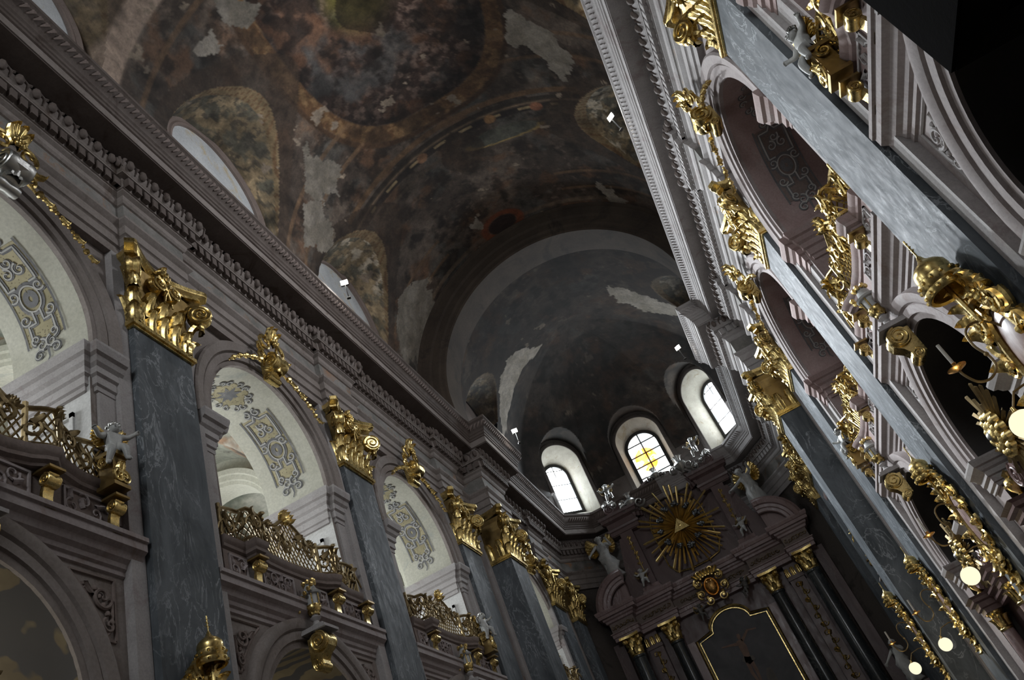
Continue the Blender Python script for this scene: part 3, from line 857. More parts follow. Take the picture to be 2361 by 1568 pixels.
for idx, (c, t, n, r, zs) in enumerate(APW):
    G = lambda u, z, d=0, c=c, t=t, n=n: (c.x + t.x * u - n.x * d, c.y + t.y * u - n.y * d, z)
    r1 = r * .60 if idx != 1 else .95; zs1 = zs - .30; D = .85 if idx == 1 else 1.2; zb1 = 21.1 if idx != 1 else 20.75
    root = empty('window_%d' % wn, (0, 0, 0)); struct(root); wn += 1
    k = MB(); reveal(k, G, 0, r, zs, 20.3, 0, D, r1 + .16, zs1, zb1 - .1)
    k.quad(G(-r, 20.3, 0), G(r, 20.3, 0), G(r1 + .16, zb1 - .1, D), G(-r1 - .16, zb1 - .1, D))
    k.build('window_reveal', 'reveal_stone' if 'reveal_stone' in MAT else 'plaster_cream', root, smooth=True, ang=30)
    k = MB()
    arch_mould(k, G, 0, zs, [(r, -.02), (r, .05), (r + .1, .08), (r + .22, .05), (r + .25, 0)], zb=20.3)
    k.build('window_surround', 'apse_paint', root, smooth=True)
    # leaded glass
    k = MB(); nn = 24
    pts = [(r1, zb1)] + [(r1 * math.cos(PI * i / nn), zs1 + r1 * math.sin(PI * i / nn)) for i in range(nn + 1)] + [(-r1, zb1)]
    k.add([G(u, z, D + .05) for u, z in pts], [tuple(range(len(pts)))])
    k.build('window_pane', 'stained_glass' if idx == 1 else 'daylight_glass', root)
    k = MB()
    arch_mould(k, G, 0, zs1, [(r1 - .02, -D), (r1 - .02, -D + .08), (r1 + .17, -D + .08), (r1 + .17, -D)], zb=zb1 - .12)
    k.hexa([G(u, z, d) for z in (zb1 - .12, zb1 + .02) for u, d in ((-r1 - .15, D - .1), (r1 + .15, D - .1), (r1 + .15, D + .06), (-r1 - .15, D + .06))])
    bars = [(0, zb1, 0, zs1 + r1)] if idx == 1 else [(0, zs1, 0, zs1 + r1)]
    zz = zb1 + (.55 if idx == 1 else .9)
    while zz < zs1 + r1 * .8:
        hw = r1 if zz < zs1 else math.sqrt(max(r1 ** 2 - (zz - zs1) ** 2, .01)); bars.append((-hw, zz, hw, zz)); zz += .72 if idx == 1 else 1.0
    for a, b, c_, d_ in bars: k.tube([G(a, b, D), G(c_, d_, D)], .045 if idx == 1 else .03, 4)
    k.build('window_frame', 'iron_black', root)
reveal_m = stone('reveal_stone', (.36, .34, .29), (.48, .46, .40), (.30, .26, .18), scale=2.2)
for o in bpy.data.objects:
    if o.name.startswith('window_reveal'): o.data.materials[0] = reveal_m

# ------------------------------------------------------------------ floor and west wall
k = MB(); k.box(-14, 14, -8, 46, -.2, 0); struct(k.build('floor', 'floor_stone'))
k = MB(); G = lambda u, z, d=0: (u, -8 - d, z)
arch_wall(k, G, -7.2, 7.2, 0, 13, None); arch_wall(k, G, -7.2, 7.2, 13, 30, 0, 2.6, 19, 13.5)
wb = k.build('wall_back', 'stone_mauve'); struct(wb)
k = MB(); nn = 20; pts = [(2.6, 13.5)] + [(2.6 * math.cos(PI * i / nn), 19 + 2.6 * math.sin(PI * i / nn)) for i in range(nn + 1)] + [(-2.6, 13.5)]
k.add([G(u, z, .3) for u, z in pts], [tuple(range(len(pts)))]); wwin = empty('window_%d' % wn, (0, 0, 0)); struct(wwin); wn += 1
k.build('window_pane', 'west_fill_glass', wwin)  # unseen west window, added with a glowing pane as fill

# ------------------------------------------------------------------ galleries behind the arches
gal_m = None
for s in (-1, 1):
    nm = 'wall_gallery_left' if s < 0 else 'wall_gallery_right'
    k = MB(); X0, X1 = s * 8.55, s * 13.2
    k.quad((X1, -8, 0), (X1, 44, 0), (X1, 44, 20), (X1, -8, 20))
    # back of the piers
    ya = [-8, BAYS[0] - 2.3, BAYS[0] + 2.3, BAYS[1] - 2.3, BAYS[1] + 2.3, BAYS[2] - 2.3, BAYS[2] + 2.3, CHOIR - 1.9, CHOIR + 2.1, 44]
    for i in range(0, len(ya), 2): k.quad((X0, ya[i], 9.3), (X0, ya[i + 1], 9.3), (X0, ya[i + 1], 18), (X0, ya[i], 18))
    ya = [-8, BAYS[0] - 1.95, BAYS[0] + 1.95, BAYS[1] - 1.95, BAYS[1] + 1.95, BAYS[2] - 1.95, BAYS[2] + 1.95, CHOIR - 1.65, CHOIR + 1.85, 44]
    for i in range(0, len(ya), 2): k.quad((s * 8.3, ya[i], 0), (s * 8.3, ya[i + 1], 0), (s * 8.3, ya[i + 1], 9.3), (s * 8.3, ya[i], 9.3))
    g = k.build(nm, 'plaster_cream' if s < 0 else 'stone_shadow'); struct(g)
    k = MB(); k.box(*sorted((s * 6.75, X1)), -8, 44, 9.35, 9.6); k.build('gallery_floor', 'stone_brown', g)
    # transverse arches over each pier
    for yp in (3.0, 11.05, 18.95, 26.9, 31.2):
        k = MB(); Gt = lambda u, z, d=0, yp=yp: (s * u, yp - .35 + d, z)
        arch_wall(k, Gt, 8.5, 13.2, 9.6, 19, 10.9, 1.75, 13.9, 9.6)
        arch_wall(k, lambda u, z, d=0, yp=yp: (s * u, yp + .35 + d, z), 8.5, 13.2, 9.6, 19, 10.9, 1.75, 13.9, 9.6)
        reveal(k, Gt, 10.9, 1.75, 13.9, 9.6, 0, .7)
        k.build('transverse_arch', 'plaster_cream' if s < 0 else 'stone_brown', g, smooth=True, ang=30)
        k = MB(); arch_mould(k, Gt, 10.9, 13.9, [(1.75, 0), (1.75, .12), (1.85, .14), (1.88, .2), (2.02, .22), (2.05, .28), (2.2, .3), (2.24, 0)], zb=12.9)
        k.build('transverse_arch_moulding', 'plaster_cream' if s < 0 else 'stone_brown', g, smooth=True)
    # painted vaults, one per bay
    for (y0, y1) in ((3.3, 10.75), (11.35, 18.65), (19.25, 26.6), (31.5, 38)):
        nu_, nv_ = 90, 110
        U, Vv = np.meshgrid(np.linspace(8.5, 13.2, nu_), np.linspace(y0, y1, nv_), indexing='ij')
        yc = (y0 + y1) / 2
        za = 13.2 + np.sqrt(np.clip(1 - ((U - 10.85) / 2.4) ** 2, 0, 1)) * 3.4
        zb = 13.2 + np.sqrt(np.clip(1 - ((Vv - yc) / 3.75) ** 2, 0, 1)) * 3.4
        Zz = np.maximum(za, zb)
        P = np.stack([s * U.ravel(), Vv.ravel(), Zz.ravel()], 1)
        c = lerp(np.tile(np.array([.36, .37, .31]), (len(P), 1)), (.24, .27, .22), sstep(.45, .6, fbm(P, .7, 5, 3)))
        c = lerp(c, (.34, .20, .12), sstep(.54, .6, fbm(P, .55, 6, 17)) * .9)
        c = lerp(c, (.10, .09, .08), sstep(.56, .63, fbm(P, .8, 6, 27)) * .9)
        c = lerp(c, (.55, .55, .48), sstep(.56, .64, fbm(P, .9, 5, 57)) * .8)
        if s > 0: c = c * .25  # right vaults darkened in colour so the unlit gallery reads black
        o = np_mesh('gallery_vault', P, nu_, nv_, c, 'fresco_soft', g); shade(o, 30)
    # aisle ceiling below
    for yc in BAYS:
        k = MB()
        rows = [[(s * (8.3 + 4.9 * i / 14), yc - 3.9 + 7.8 * j / 14, 6.4 + 2.6 * math.sqrt(max(0, 1 - ((j - 7) / 7) ** 2))) for j in range(15)] for i in range(15)]
        k.grid(rows); o = k.build('aisle_vault', 'aisle_shade' if s > 0 else 'ochre_fresco', g, smooth=True)
# left gallery windows (daylight enters the galleries from the north)
for yc in (7.6, 15.4, 23.2, 34.4):
    root = empty('window_%d' % wn, (0, 0, 0)); struct(root); wn += 1
    k = MB(); G = lambda u, z, d=0: (-13.15 + d, yc + u, z); pts = [(.9, 10.9)] + [(.9 * math.cos(PI * i / 12), 13.2 + .9 * math.sin(PI * i / 12)) for i in range(13)] + [(-.9, 10.9)]
    k.add([G(u, z, .0) for u, z in pts], [tuple(range(len(pts)))]); k.build('window_pane', 'gallery_glass', root)
    k = MB(); arch_mould(k, lambda u, z, d=0: (-13.15 - d, yc + u, z), 0, 13.2, [(.9, 0), (.9, .08), (1.1, .08), (1.12, 0)], zb=10.8); k.build('window_frame', 'plaster_white', root)

# ------------------------------------------------------------------ painted soffit panels of the left gallery arches
def soffit_decor(yc, r, s):
    # strip along the arch intrados: t = arc length from the far springing, w = depth into the wall
    base = MB(); ink = MB(); hi = MB(); TT = PI * r
    def S(t, w, h=0):
        a = t / r; rr = r - .012 - h
        return (s * (AW + w), yc + rr * math.cos(a), UZ + rr * math.sin(a))
    def ribbon(mb_, pts, wd, h=.01, const=False):
        L_, R_ = [], []
        for i, p in enumerate(pts):
            a = pts[max(0, i - 1)]; b = pts[min(len(pts) - 1, i + 1)]
            dx, dy = b[0] - a[0], b[1] - a[1]; l = math.hypot(dx, dy) or 1
            w_ = wd * (1 if const else (1 - .6 * i / len(pts)))
            L_.append(S(p[0] - dy / l * w_, p[1] + dx / l * w_, h)); R_.append(S(p[0] + dy / l * w_, p[1] - dx / l * w_, h))
        mb_.grid([L_, R_])
    def dense(pts, st=.08):
        o = []
        for p, q in zip(pts, pts[1:]):
            k_ = max(1, int(math.hypot(q[0] - p[0], q[1] - p[1]) / st)); o += [(p[0] + (q[0] - p[0]) * i / k_, p[1] + (q[1] - p[1]) * i / k_) for i in range(k_)]
        return o + [pts[-1]]
    def curl(t, w, R_, fl, a0, turns=1.2, wd=.045):
        pts = []
        for i in range(20):
            q = i / 19; rr = R_ * (1 - .82 * q); a = a0 + fl * q * turns * 2 * PI
            pts.append((t + rr * math.cos(a), w + rr * math.sin(a)))
        ribbon(ink, pts, wd); ribbon(hi, [(p[0] + .008, p[1] + .012) for p in pts], wd * .4, .018)
    for m_ in (0, 1):
        X = (lambda t: TT - t) if m_ else (lambda t: t)
        P_ = lambda L_: [(X(t), w) for t, w in L_]
        base.grid([[S(X(.55 + 2.0 * i / 30), w) for w in (.48, .75, 1.0, 1.30)] for i in range(31)])
        for w_ in (.46, 1.32): ribbon(ink, P_(dense([(.5, w_), (2.6, w_)])), .022, const=True)
        for L_ in ([(.62, .62), (.95, .62), (.95, .80), (1.2, .80)], [(.62, 1.16), (.95, 1.16), (.95, .98), (1.2, .98)], [(1.75, .56), (2.45, .56), (2.45, .80), (2.6, .89), (2.45, .98), (2.45, 1.22), (1.75, 1.22), (1.75, 1.05)], [(1.75, .56), (1.75, .73)]):
            ribbon(ink, P_(dense(L_)), .05, const=True); ribbon(hi, P_(dense([(a + .012, b + .012) for a, b in L_])), .018, .018, const=True)
        ribbon(ink, P_([(1.45 + .30 * math.cos(a), .89 + .24 * math.sin(a)) for a in [2 * PI * i / 24 for i in range(25)]]), .05, const=True)
        ribbon(hi, P_([(1.45 + .27 * math.cos(a), .89 + .21 * math.sin(a)) for a in [2 * PI * i / 24 for i in range(25)]]), .015, .018, const=True)
        ribbon(ink, P_([(1.45 + .12 * math.cos(a), .89 + .10 * math.sin(a)) for a in [2 * PI * i / 16 for i in range(17)]]), .06, const=True)
        for t, w, R_, fl, a0 in ((.45, .78, .14, 1, 0), (.45, 1.0, .14, -1, 0), (.25, .70, .13, -1, 1), (.25, 1.08, .13, 1, -1), (.62, .68, .11, 1, 3), (.62, 1.1, .11, -1, 3), (1.1, .6, .12, 1, 2), (1.1, 1.18, .12, -1, -2), (2.05, .75, .13, 1, 0), (2.05, 1.03, .13, -1, 0), (2.25, .89, .12, 1, 1), (1.62, .6, .12, -1, 4), (1.62, 1.18, .12, 1, -4), (2.68, .75, .12, 1, 0), (2.68, 1.03, .12, -1, 0)):
            curl(X(t), w, R_, fl * (-1 if m_ else 1), a0 if not m_ else PI - a0)
        ribbon(ink, P_(dense([(.35, .89), (.12, .86), (.0, .92)])), .03)
    c_ = TT / 2 + .0
    base.add([S(c_ + (.52 + .07 * math.cos(6 * a)) * math.cos(a), .89 + (.40 + .05 * math.cos(6 * a)) * math.sin(a)) for a in [2 * PI * i / 40 for i in range(40)]], [tuple(range(40))])
    ink.add([S(c_ + (.34 if i % 2 else .17) * math.cos(PI * i / 8), .89 + (.34 if i % 2 else .17) * math.sin(PI * i / 8), .01) for i in range(16)], [tuple(range(16))])
    for j in range(14):
        a = 2 * PI * j / 14; curl(c_ + .62 * math.cos(a), .89 + .46 * math.sin(a), .10, 1 if j % 2 else -1, a + PI, 1.0, .04)
    return base, ink, hi
for s in (-1, 1):
    for yc, r in ((BAYS[0], UR), (BAYS[1], UR), (BAYS[2], UR), (CHOIR + .1, 2.0)):
        b_, i_, h_ = soffit_decor(yc, r, s)
        pb = b_.build('painted_soffit', 'soffit_gold', walls[s], smooth=True)
        if s > 0: pb.data.materials[0] = MAT['stone_brown']
        i_.build('painted_scrollwork', 'soffit_ink', pb); h_.build('painted_highlights', 'soffit_hilite', pb)
# ------------------------------------------------------------------ pilasters with gilded capitals
def capital_parts(root, w, dp):
    """local frame: u = y along the wall, v = z above the shaft, n = x out from the pilaster face"""
    F = lambda u, v, n=0.0: V((n, u, ZA + v))
    k = MB(); h = w / 2
    def ring(mb, o, v0, v1):
        mb.fbox(F, -h - o, h + o, v0, v1, -dp, o)
    ring(k, .05, -.12, -.07); ring(k, .09, -.07, .03); ring(k, .05, .03, .07)
    k.build('astragal', 'gold', root)
    k = MB()
    prof = [(0, .05), (.0, 1.2), (.06, 1.5), (.12, 1.66)]
    rows = []
    for o, v in prof: rows.append([F(-h - o, v, -dp), F(-h - o, v, o), F(h + o, v, o), F(h + o, v, -dp)])
    k.grid(rows)
    bell = k.build('capital_bell', 'gold_dark', root)
    def leafat(mb, u, v, n, L, W, curl, yaw=0):
        cy, sy = math.cos(yaw), math.sin(yaw)
        leaf(mb, lambda x, y, z: F(u + x * cy + z * sy, v + y, n + z * cy - x * sy), L=L, W=W, curl=curl, lobes=4)
    nf = 5; st = w / nf
    for i in range(nf):
        k = MB(); leafat(k, -h + st * (i + .5), .06, .02, .66, st * .98, .24); k.build('acanthus_leaf', 'gold', root, smooth=True, ang=60)
    for i in range(nf):
        u = -h + w * i / (nf - 1); yaw = 0
        if i == 0: yaw = -PI / 4
        if i == nf - 1: yaw = PI / 4
        k = MB(); leafat(k, u * .98, .40 if 0 < i < nf - 1 else .30, .03, .74 if 0 < i < nf - 1 else .80, .38, .34, yaw); k.build('acanthus_leaf', 'gold', root, smooth=True, ang=60)
    for e in (-1, 1):
        k = MB(); leafat(k, e * h * .98, .05, .03, .5, .34, .22, e * PI / 4); k.build('acanthus_leaf', 'gold', root, smooth=True, ang=60)
    # leaves on the returns
    nr2 = max(1, int(dp / .38))
    for sg in (-1, 1):
        for i in range(nr2):
            n_ = -(i + .5) * (dp / nr2)
            k = MB(); leafat(k, sg * (h + .02), .06, n_, .8, .42, .26, sg * PI / 2); k.build('acanthus_leaf', 'gold', root, smooth=True, ang=60)
    # corner volutes on the diagonals
    for sg in (-1, 1):
        k = MB(); d = V((1, sg, 0)).normalized(); up = V((0, 0, 1)); sd = d.cross(up)
        O = F(sg * (h + .05), 1.27, .10)
        G = lambda x, y, z, O=O, d=d, up=up, sd=sd: O + d * x + up * y + sd * z
        volute(k, lambda x, y, z: G(x + .20, y, z), .27, .24)
        k.tube([G(-.22, -.35, 0), G(-.12, .05, 0), G(0, .26, 0), G(.18, .29, 0)], [.05, .07, .08, .07], 6)
        leaf(k, lambda x, y, z: G(.22 + z, -.50 + y, x), L=.35, W=.3, curl=.12)
        k.build('volute', 'gold', root, smooth=True, ang=35)
    # inner helices facing the nave, and one on each return
    for u0, fl in ((-.24, 1), (.24, -1)):
        k = MB()
        spiral(k, lambda x, y, z, u0=u0: F(u0 + x, 1.45 + y, .24 + z), .21, 2.0, .042, fl, a0=PI / 2, n=26, tail=[(-fl * -.18, .05), (-fl * -.32, -.3), (-fl * -.36, -.55)])
        k.lathe(lambda x, y, z, u0=u0: F(u0 + x, 1.45 + y, .13 + z), [(.001, .08), (.17, .07), (.195, 0), (.15, -.1)], 14)
        k.build('helix', 'gold', root, smooth=True)
    # concave abacus with cut corners
    def outline(o):
        pts = []
        c = .38 + o
        pts.append((-h - .16 - o, -dp))
        for i in range(5):   # left return, concave
            t = i / 4; pts.append((-h - (.10 + .2 * (t - .35) ** 2 / .42 * 1.0 + .02) - o, -dp * (1 - t) * 1.0 + t * (c - .12)))
        pts[-1] = (-h - c, c - .14); pts.append((-h - c + .14, c))
        for i in range(13):
            t = i / 12 * 2 - 1; pts.append((t * (h + c - .22), .06 + o + (c - .06 - o) * abs(t) ** 1.7))
        pts.append((h + c - .14, c)); pts.append((h + c, c - .14))
        for i in range(4):
            t = 1 - (i + 1) / 4; pts.append((h + (.10 + .2 * (t - .35) ** 2 / .42 + .02) + o, -dp * (1 - t) + t * (c - .12)))
        pts.append((h + .16 + o, -dp))
        return pts
    k = MB(); rows = []
    for o, v in ((-.06, 1.72), (-.06, 1.79), (.0, 1.83), (.05, 1.86), (.06, 1.88), (.06, 1.99)): rows.append([F(a, v, b) for a, b in outline(o)])
    k.grid(rows); k.add(rows[0], [tuple(range(len(rows[0])))]); k.add(rows[-1], [tuple(range(len(rows[-1])))])
    k.build('abacus', 'gold', root)
    k = MB(); flower(k, lambda x, y, z: F(x, 1.82 + y, .2 + z), .17, 6, .06)
    leaf(k, lambda x, y, z: F(x, 1.9 + y * .8, .18 + z), L=.3, W=.26, curl=.1)
    k.build('fleuron', 'gold', root, smooth=True)

def make_pilaster(w, dp, label, group):
    root = empty('pilaster', (0, 0, 0), label, 'pilaster', group)
    k = MB(); h = w / 2
    k.add([(-dp, -h, 0), (0, -h, 0), (0, h, 0), (-dp, h, 0), (-dp, -h, ZA - .08), (0, -h, ZA - .08), (0, h, ZA - .08), (-dp, h, ZA - .08)],
          [(0, 1, 5, 4), (1, 2, 6, 5), (2, 3, 7, 6), (4, 5, 6, 7)])
    k.build('shaft', 'marble_slate', root)
    k = MB()
    for z0_, z1_, o in ((0, .9, .14), (.9, 1.0, .18), (1.0, 1.12, .12), (1.12, 1.2, .07)): k.box(-dp, o, -h - o, h + o, z0_, z1_)
    k.build('base', 'stone_grey', root)
    capital_parts(root, w, dp)
    return root
PG = 'marble pilasters along the nave'
pz = make_pilaster(1.66, .30, '', PG)
p4 = make_pilaster(1.66, .98, '', PG)
plab = {
 (-1, 0): 'marble pilaster on the left wall outside the left photo edge',
 (-1, 1): 'widest marble pilaster of the left wall with the largest gilded capital',
 (-1, 2): 'marble pilaster on the left wall between the two lattice gallery arches',
 (-1, 3): 'blue-grey marble pilaster on the left wall tucked before the projecting crossing pier',
 (-1, 4): 'projecting blue-grey marble pier pilaster on the left wall, under the cornice step',
 (-1, 5): 'shadowed blue-grey marble pilaster in the choir, left of the altar',
 (-1, 6): 'dark marble pilaster in the left corner directly beside the altar pediment',
 (1, 0): 'blue-grey marble pilaster behind the dark canopy at the right edge',
 (1, 1): 'large sunlit marble pilaster at the top right with capital cut by the photo edge',
 (1, 2): 'bright blue-grey marble pilaster on the right wall between the two dark gallery arches',
 (1, 3): 'narrow-looking marble pilaster on the right wall beside the projecting crossing pier',
 (1, 4): 'projecting blue-grey marble pier pilaster on the right wall with L-shaped gold astragal',
 (1, 5): 'marble pilaster in the choir on the right wall, past the crossing pier',
 (1, 6): 'marble pilaster at the right corner directly beside the altar pediment',
}
first = {0: True, 1: True}
for s in (-1, 1):
    seq = [(i, sum(p) / 2, p[1] - p[0], AP, 0) for i, p in enumerate(PIL)] + [(4, sum(P4) / 2, P4[1] - P4[0], 5.79, 1), (5, sum(P5) / 2, P5[1] - P5[0], AP, 0), (6, 40.75, 1.5, AP, 0)]
    for i, yc, w, a, kind in seq:
        src = (pz, p4)[kind]
        o = src if first[kind] else copy_tree(src)
        first[kind] = False
        place(o, s * a, yc, 0, rz=0 if s < 0 else PI)
        o.scale = (1, w / 1.66, 1)
        o['label'] = plab[(s, i)]; o['group'] = PG
# ------------------------------------------------------------------ gilded keystones over the gallery arches
def make_keystone():
    root = empty('gilded_keystone', (0, 0, 0), '', 'ornament', 'gilded keystones over the gallery arches')
    # x out from wall, y along the wall, z up; origin = arch crown at the wall plane
    F = lambda a, b, c=0.0: V((c, a, b))
    k = MB(); console(k, lambda a, b, c: F(a, b + .25, c), h=.42, R=.27, r=.12, wd=.5, out=.12); k.build('scroll_bracket', 'gold', root, smooth=True, ang=35)
    k = MB()
    for i, (a, l, w_) in enumerate(((-.5, .5, .26), (-.2, .6, .28), (.15, .62, .3), (.5, .5, .26))):
        leaf(k, lambda x, y, z, a=a: F(x * math.cos(a) + y * math.sin(a), .95 + y * math.cos(a) - x * math.sin(a), .42 + z), L=l, W=w_, curl=.22)
    flower(k, lambda x, y, z: F(x, .95 + y, .5 + z), .16); k.build('leaf_crest', 'gold', root, smooth=True, ang=60)
    k = MB()
    for sg in (-1, 1):
        spiral(k, lambda x, y, z, sg=sg: F(sg * .3 + x, .85 + y, .38 + z), .24, 1.5, .055, sg, a0=PI / 2, tail=[(-sg * .1, .3), (-sg * .3, .36)])
        spiral(k, lambda x, y, z, sg=sg: F(sg * .42 + x, .42 + y, .3 + z), .16, 1.5, .045, -sg, a0=-PI / 2, tail=[(sg * .1, -.2), (sg * .2, -.3)])
        leaf(k, lambda x, y, z, sg=sg: F(sg * (.35 + y), .62 + x * .8, .34 + z), L=.42, W=.22, curl=.15)
    k.build('side_scrolls', 'gold', root, smooth=True)
    for sg in (-1, 1):
        k = MB(); pts = []
        for i in range(15):
            t = .30 + i * .052; a = PI / 2 - sg * t * 1.0
            pts.append(F(sg * 2.75 * math.sin(t * .75), -2.72 + 2.9 * math.cos(t * .75) + .0, .36 - .004 * i))
        for i, p in enumerate(pts):
            k.ball(p, .055 + .03 * (i % 3 == 0) - .0015 * i, 6, 4)
            if i % 4 == 1: leaf(k, lambda x, y, z, p=p, sg=sg: p + V((z + .03, x * .6 + sg * y * .7, -y * .7)), L=.22, W=.14, curl=.08)
        k.build('garland', 'gold', root, smooth=True)
    return root
kz = make_keystone(); f_ = True
klab = {(-1, 0): 'gilded keystone with silver scroll at the left photo edge, on the gallery arch crown',
 (-1, 1): 'gilded scroll keystone on the left wall between the first two full capitals',
 (-1, 2): 'small gilded keystone on the left wall between second and third capitals',
 (-1, 3): 'shadowed brown-gold keystone over the choir arch, left of the altar',
 (1, 0): 'gilded keystone above the near right gallery arch, beyond the upper photo edge',
 (1, 1): 'bright gilded scroll keystone on the right wall over the large dark gallery arch',
 (1, 2): 'bright gilded scroll keystone on the right wall over the second dark gallery arch',
 (1, 3): 'gilded keystone over the right choir arch, past the crossing pier'}
for s in (-1, 1):
    for i, yc in enumerate(BAYS + [CHOIR + .1]):
        o = kz if f_ else copy_tree(kz); f_ = False
        place(o, s * (AW - .15), yc + .08, 15.45 if i < 3 else 15.2, rz=0 if s < 0 else PI)
        o['label'] = klab[(s, i)]

for ch in kids(kz):
    if ch.name.startswith('scroll_bracket'): ch.material_slots[0].link = 'OBJECT'; ch.material_slots[0].material = MAT['silver']

# ------------------------------------------------------------------ gallery parapets, railings, brackets
SH = [(.0, -2.62), (.0, -1.98), (.25, -1.98), (.25, -1.58), (.06, -1.5), (.0, -1.1), (-.02, -.6), (-.01, 0), (.03, .5), (.12, .85), (.22, 1.02), (.27, 1.2), (.10, 1.42), (.0, 1.9), (.0, 2.62)]
def ledge_path(s, yc, o=0): return [(s * (AW - .17 - a), yc + y) for a, y in SH]
PARA = [(-.2, 9.12), (0, 9.12)]
def relief_panel(mb, F, w, h, seed):
    rng = random.Random(seed)
    mb.fbox(F, -w / 2, w / 2, -h / 2, -h / 2 + .04, 0, .035); mb.fbox(F, -w / 2, w / 2, h / 2 - .04, h / 2, 0, .035)
    mb.fbox(F, -w / 2, -w / 2 + .04, -h / 2, h / 2, 0, .035); mb.fbox(F, w / 2 - .04, w / 2, -h / 2, h / 2, 0, .035)
    for i in range(int(w / .24)):
        x = -w / 2 + .16 + i * .24
        spiral(mb, lambda a, b, c, x=x, i=i: F(x + a, b + (.08 if i % 2 else -.08), .01 + c), min(.15, h * .3), 1.3, .025, 1 if i % 2 else -1, a0=rng.uniform(0, 6), n=14, sides=5)
        leaf(mb, sub(F, x, -.05 if i % 2 else .05, .01, rng.uniform(-1.5, 1.5)), L=.2, W=.12, curl=.04, nu=4, nv=6)
def lattice_part(mb, F_at, s0, s1, hfun, bar=.018, step=.135):
    """diagonal bars between two arc-length stations under a wavy top"""
    import itertools
    H = 1.2
    for sg in (-1, 1):
        c = s0 - (H if sg > 0 else 0) - .2
        while c < s1 + (H if sg < 0 else 0) + .2:
            seg = []; 
            for i in range(25):
                z = H * i / 24; q = c + sg * z * .62
                if s0 <= q <= s1 and z <= hfun(q): seg.append(F_at(q, z, .02 * sg))
                else:
                    if len(seg) > 1: mb.tube(seg[::3] + ([seg[-1]] if (len(seg) - 1) % 3 else []), bar, 4)
                    seg = []
            if len(seg) > 1: mb.tube(seg[::3] + ([seg[-1]] if (len(seg) - 1) % 3 else []), bar, 4)
            c += step
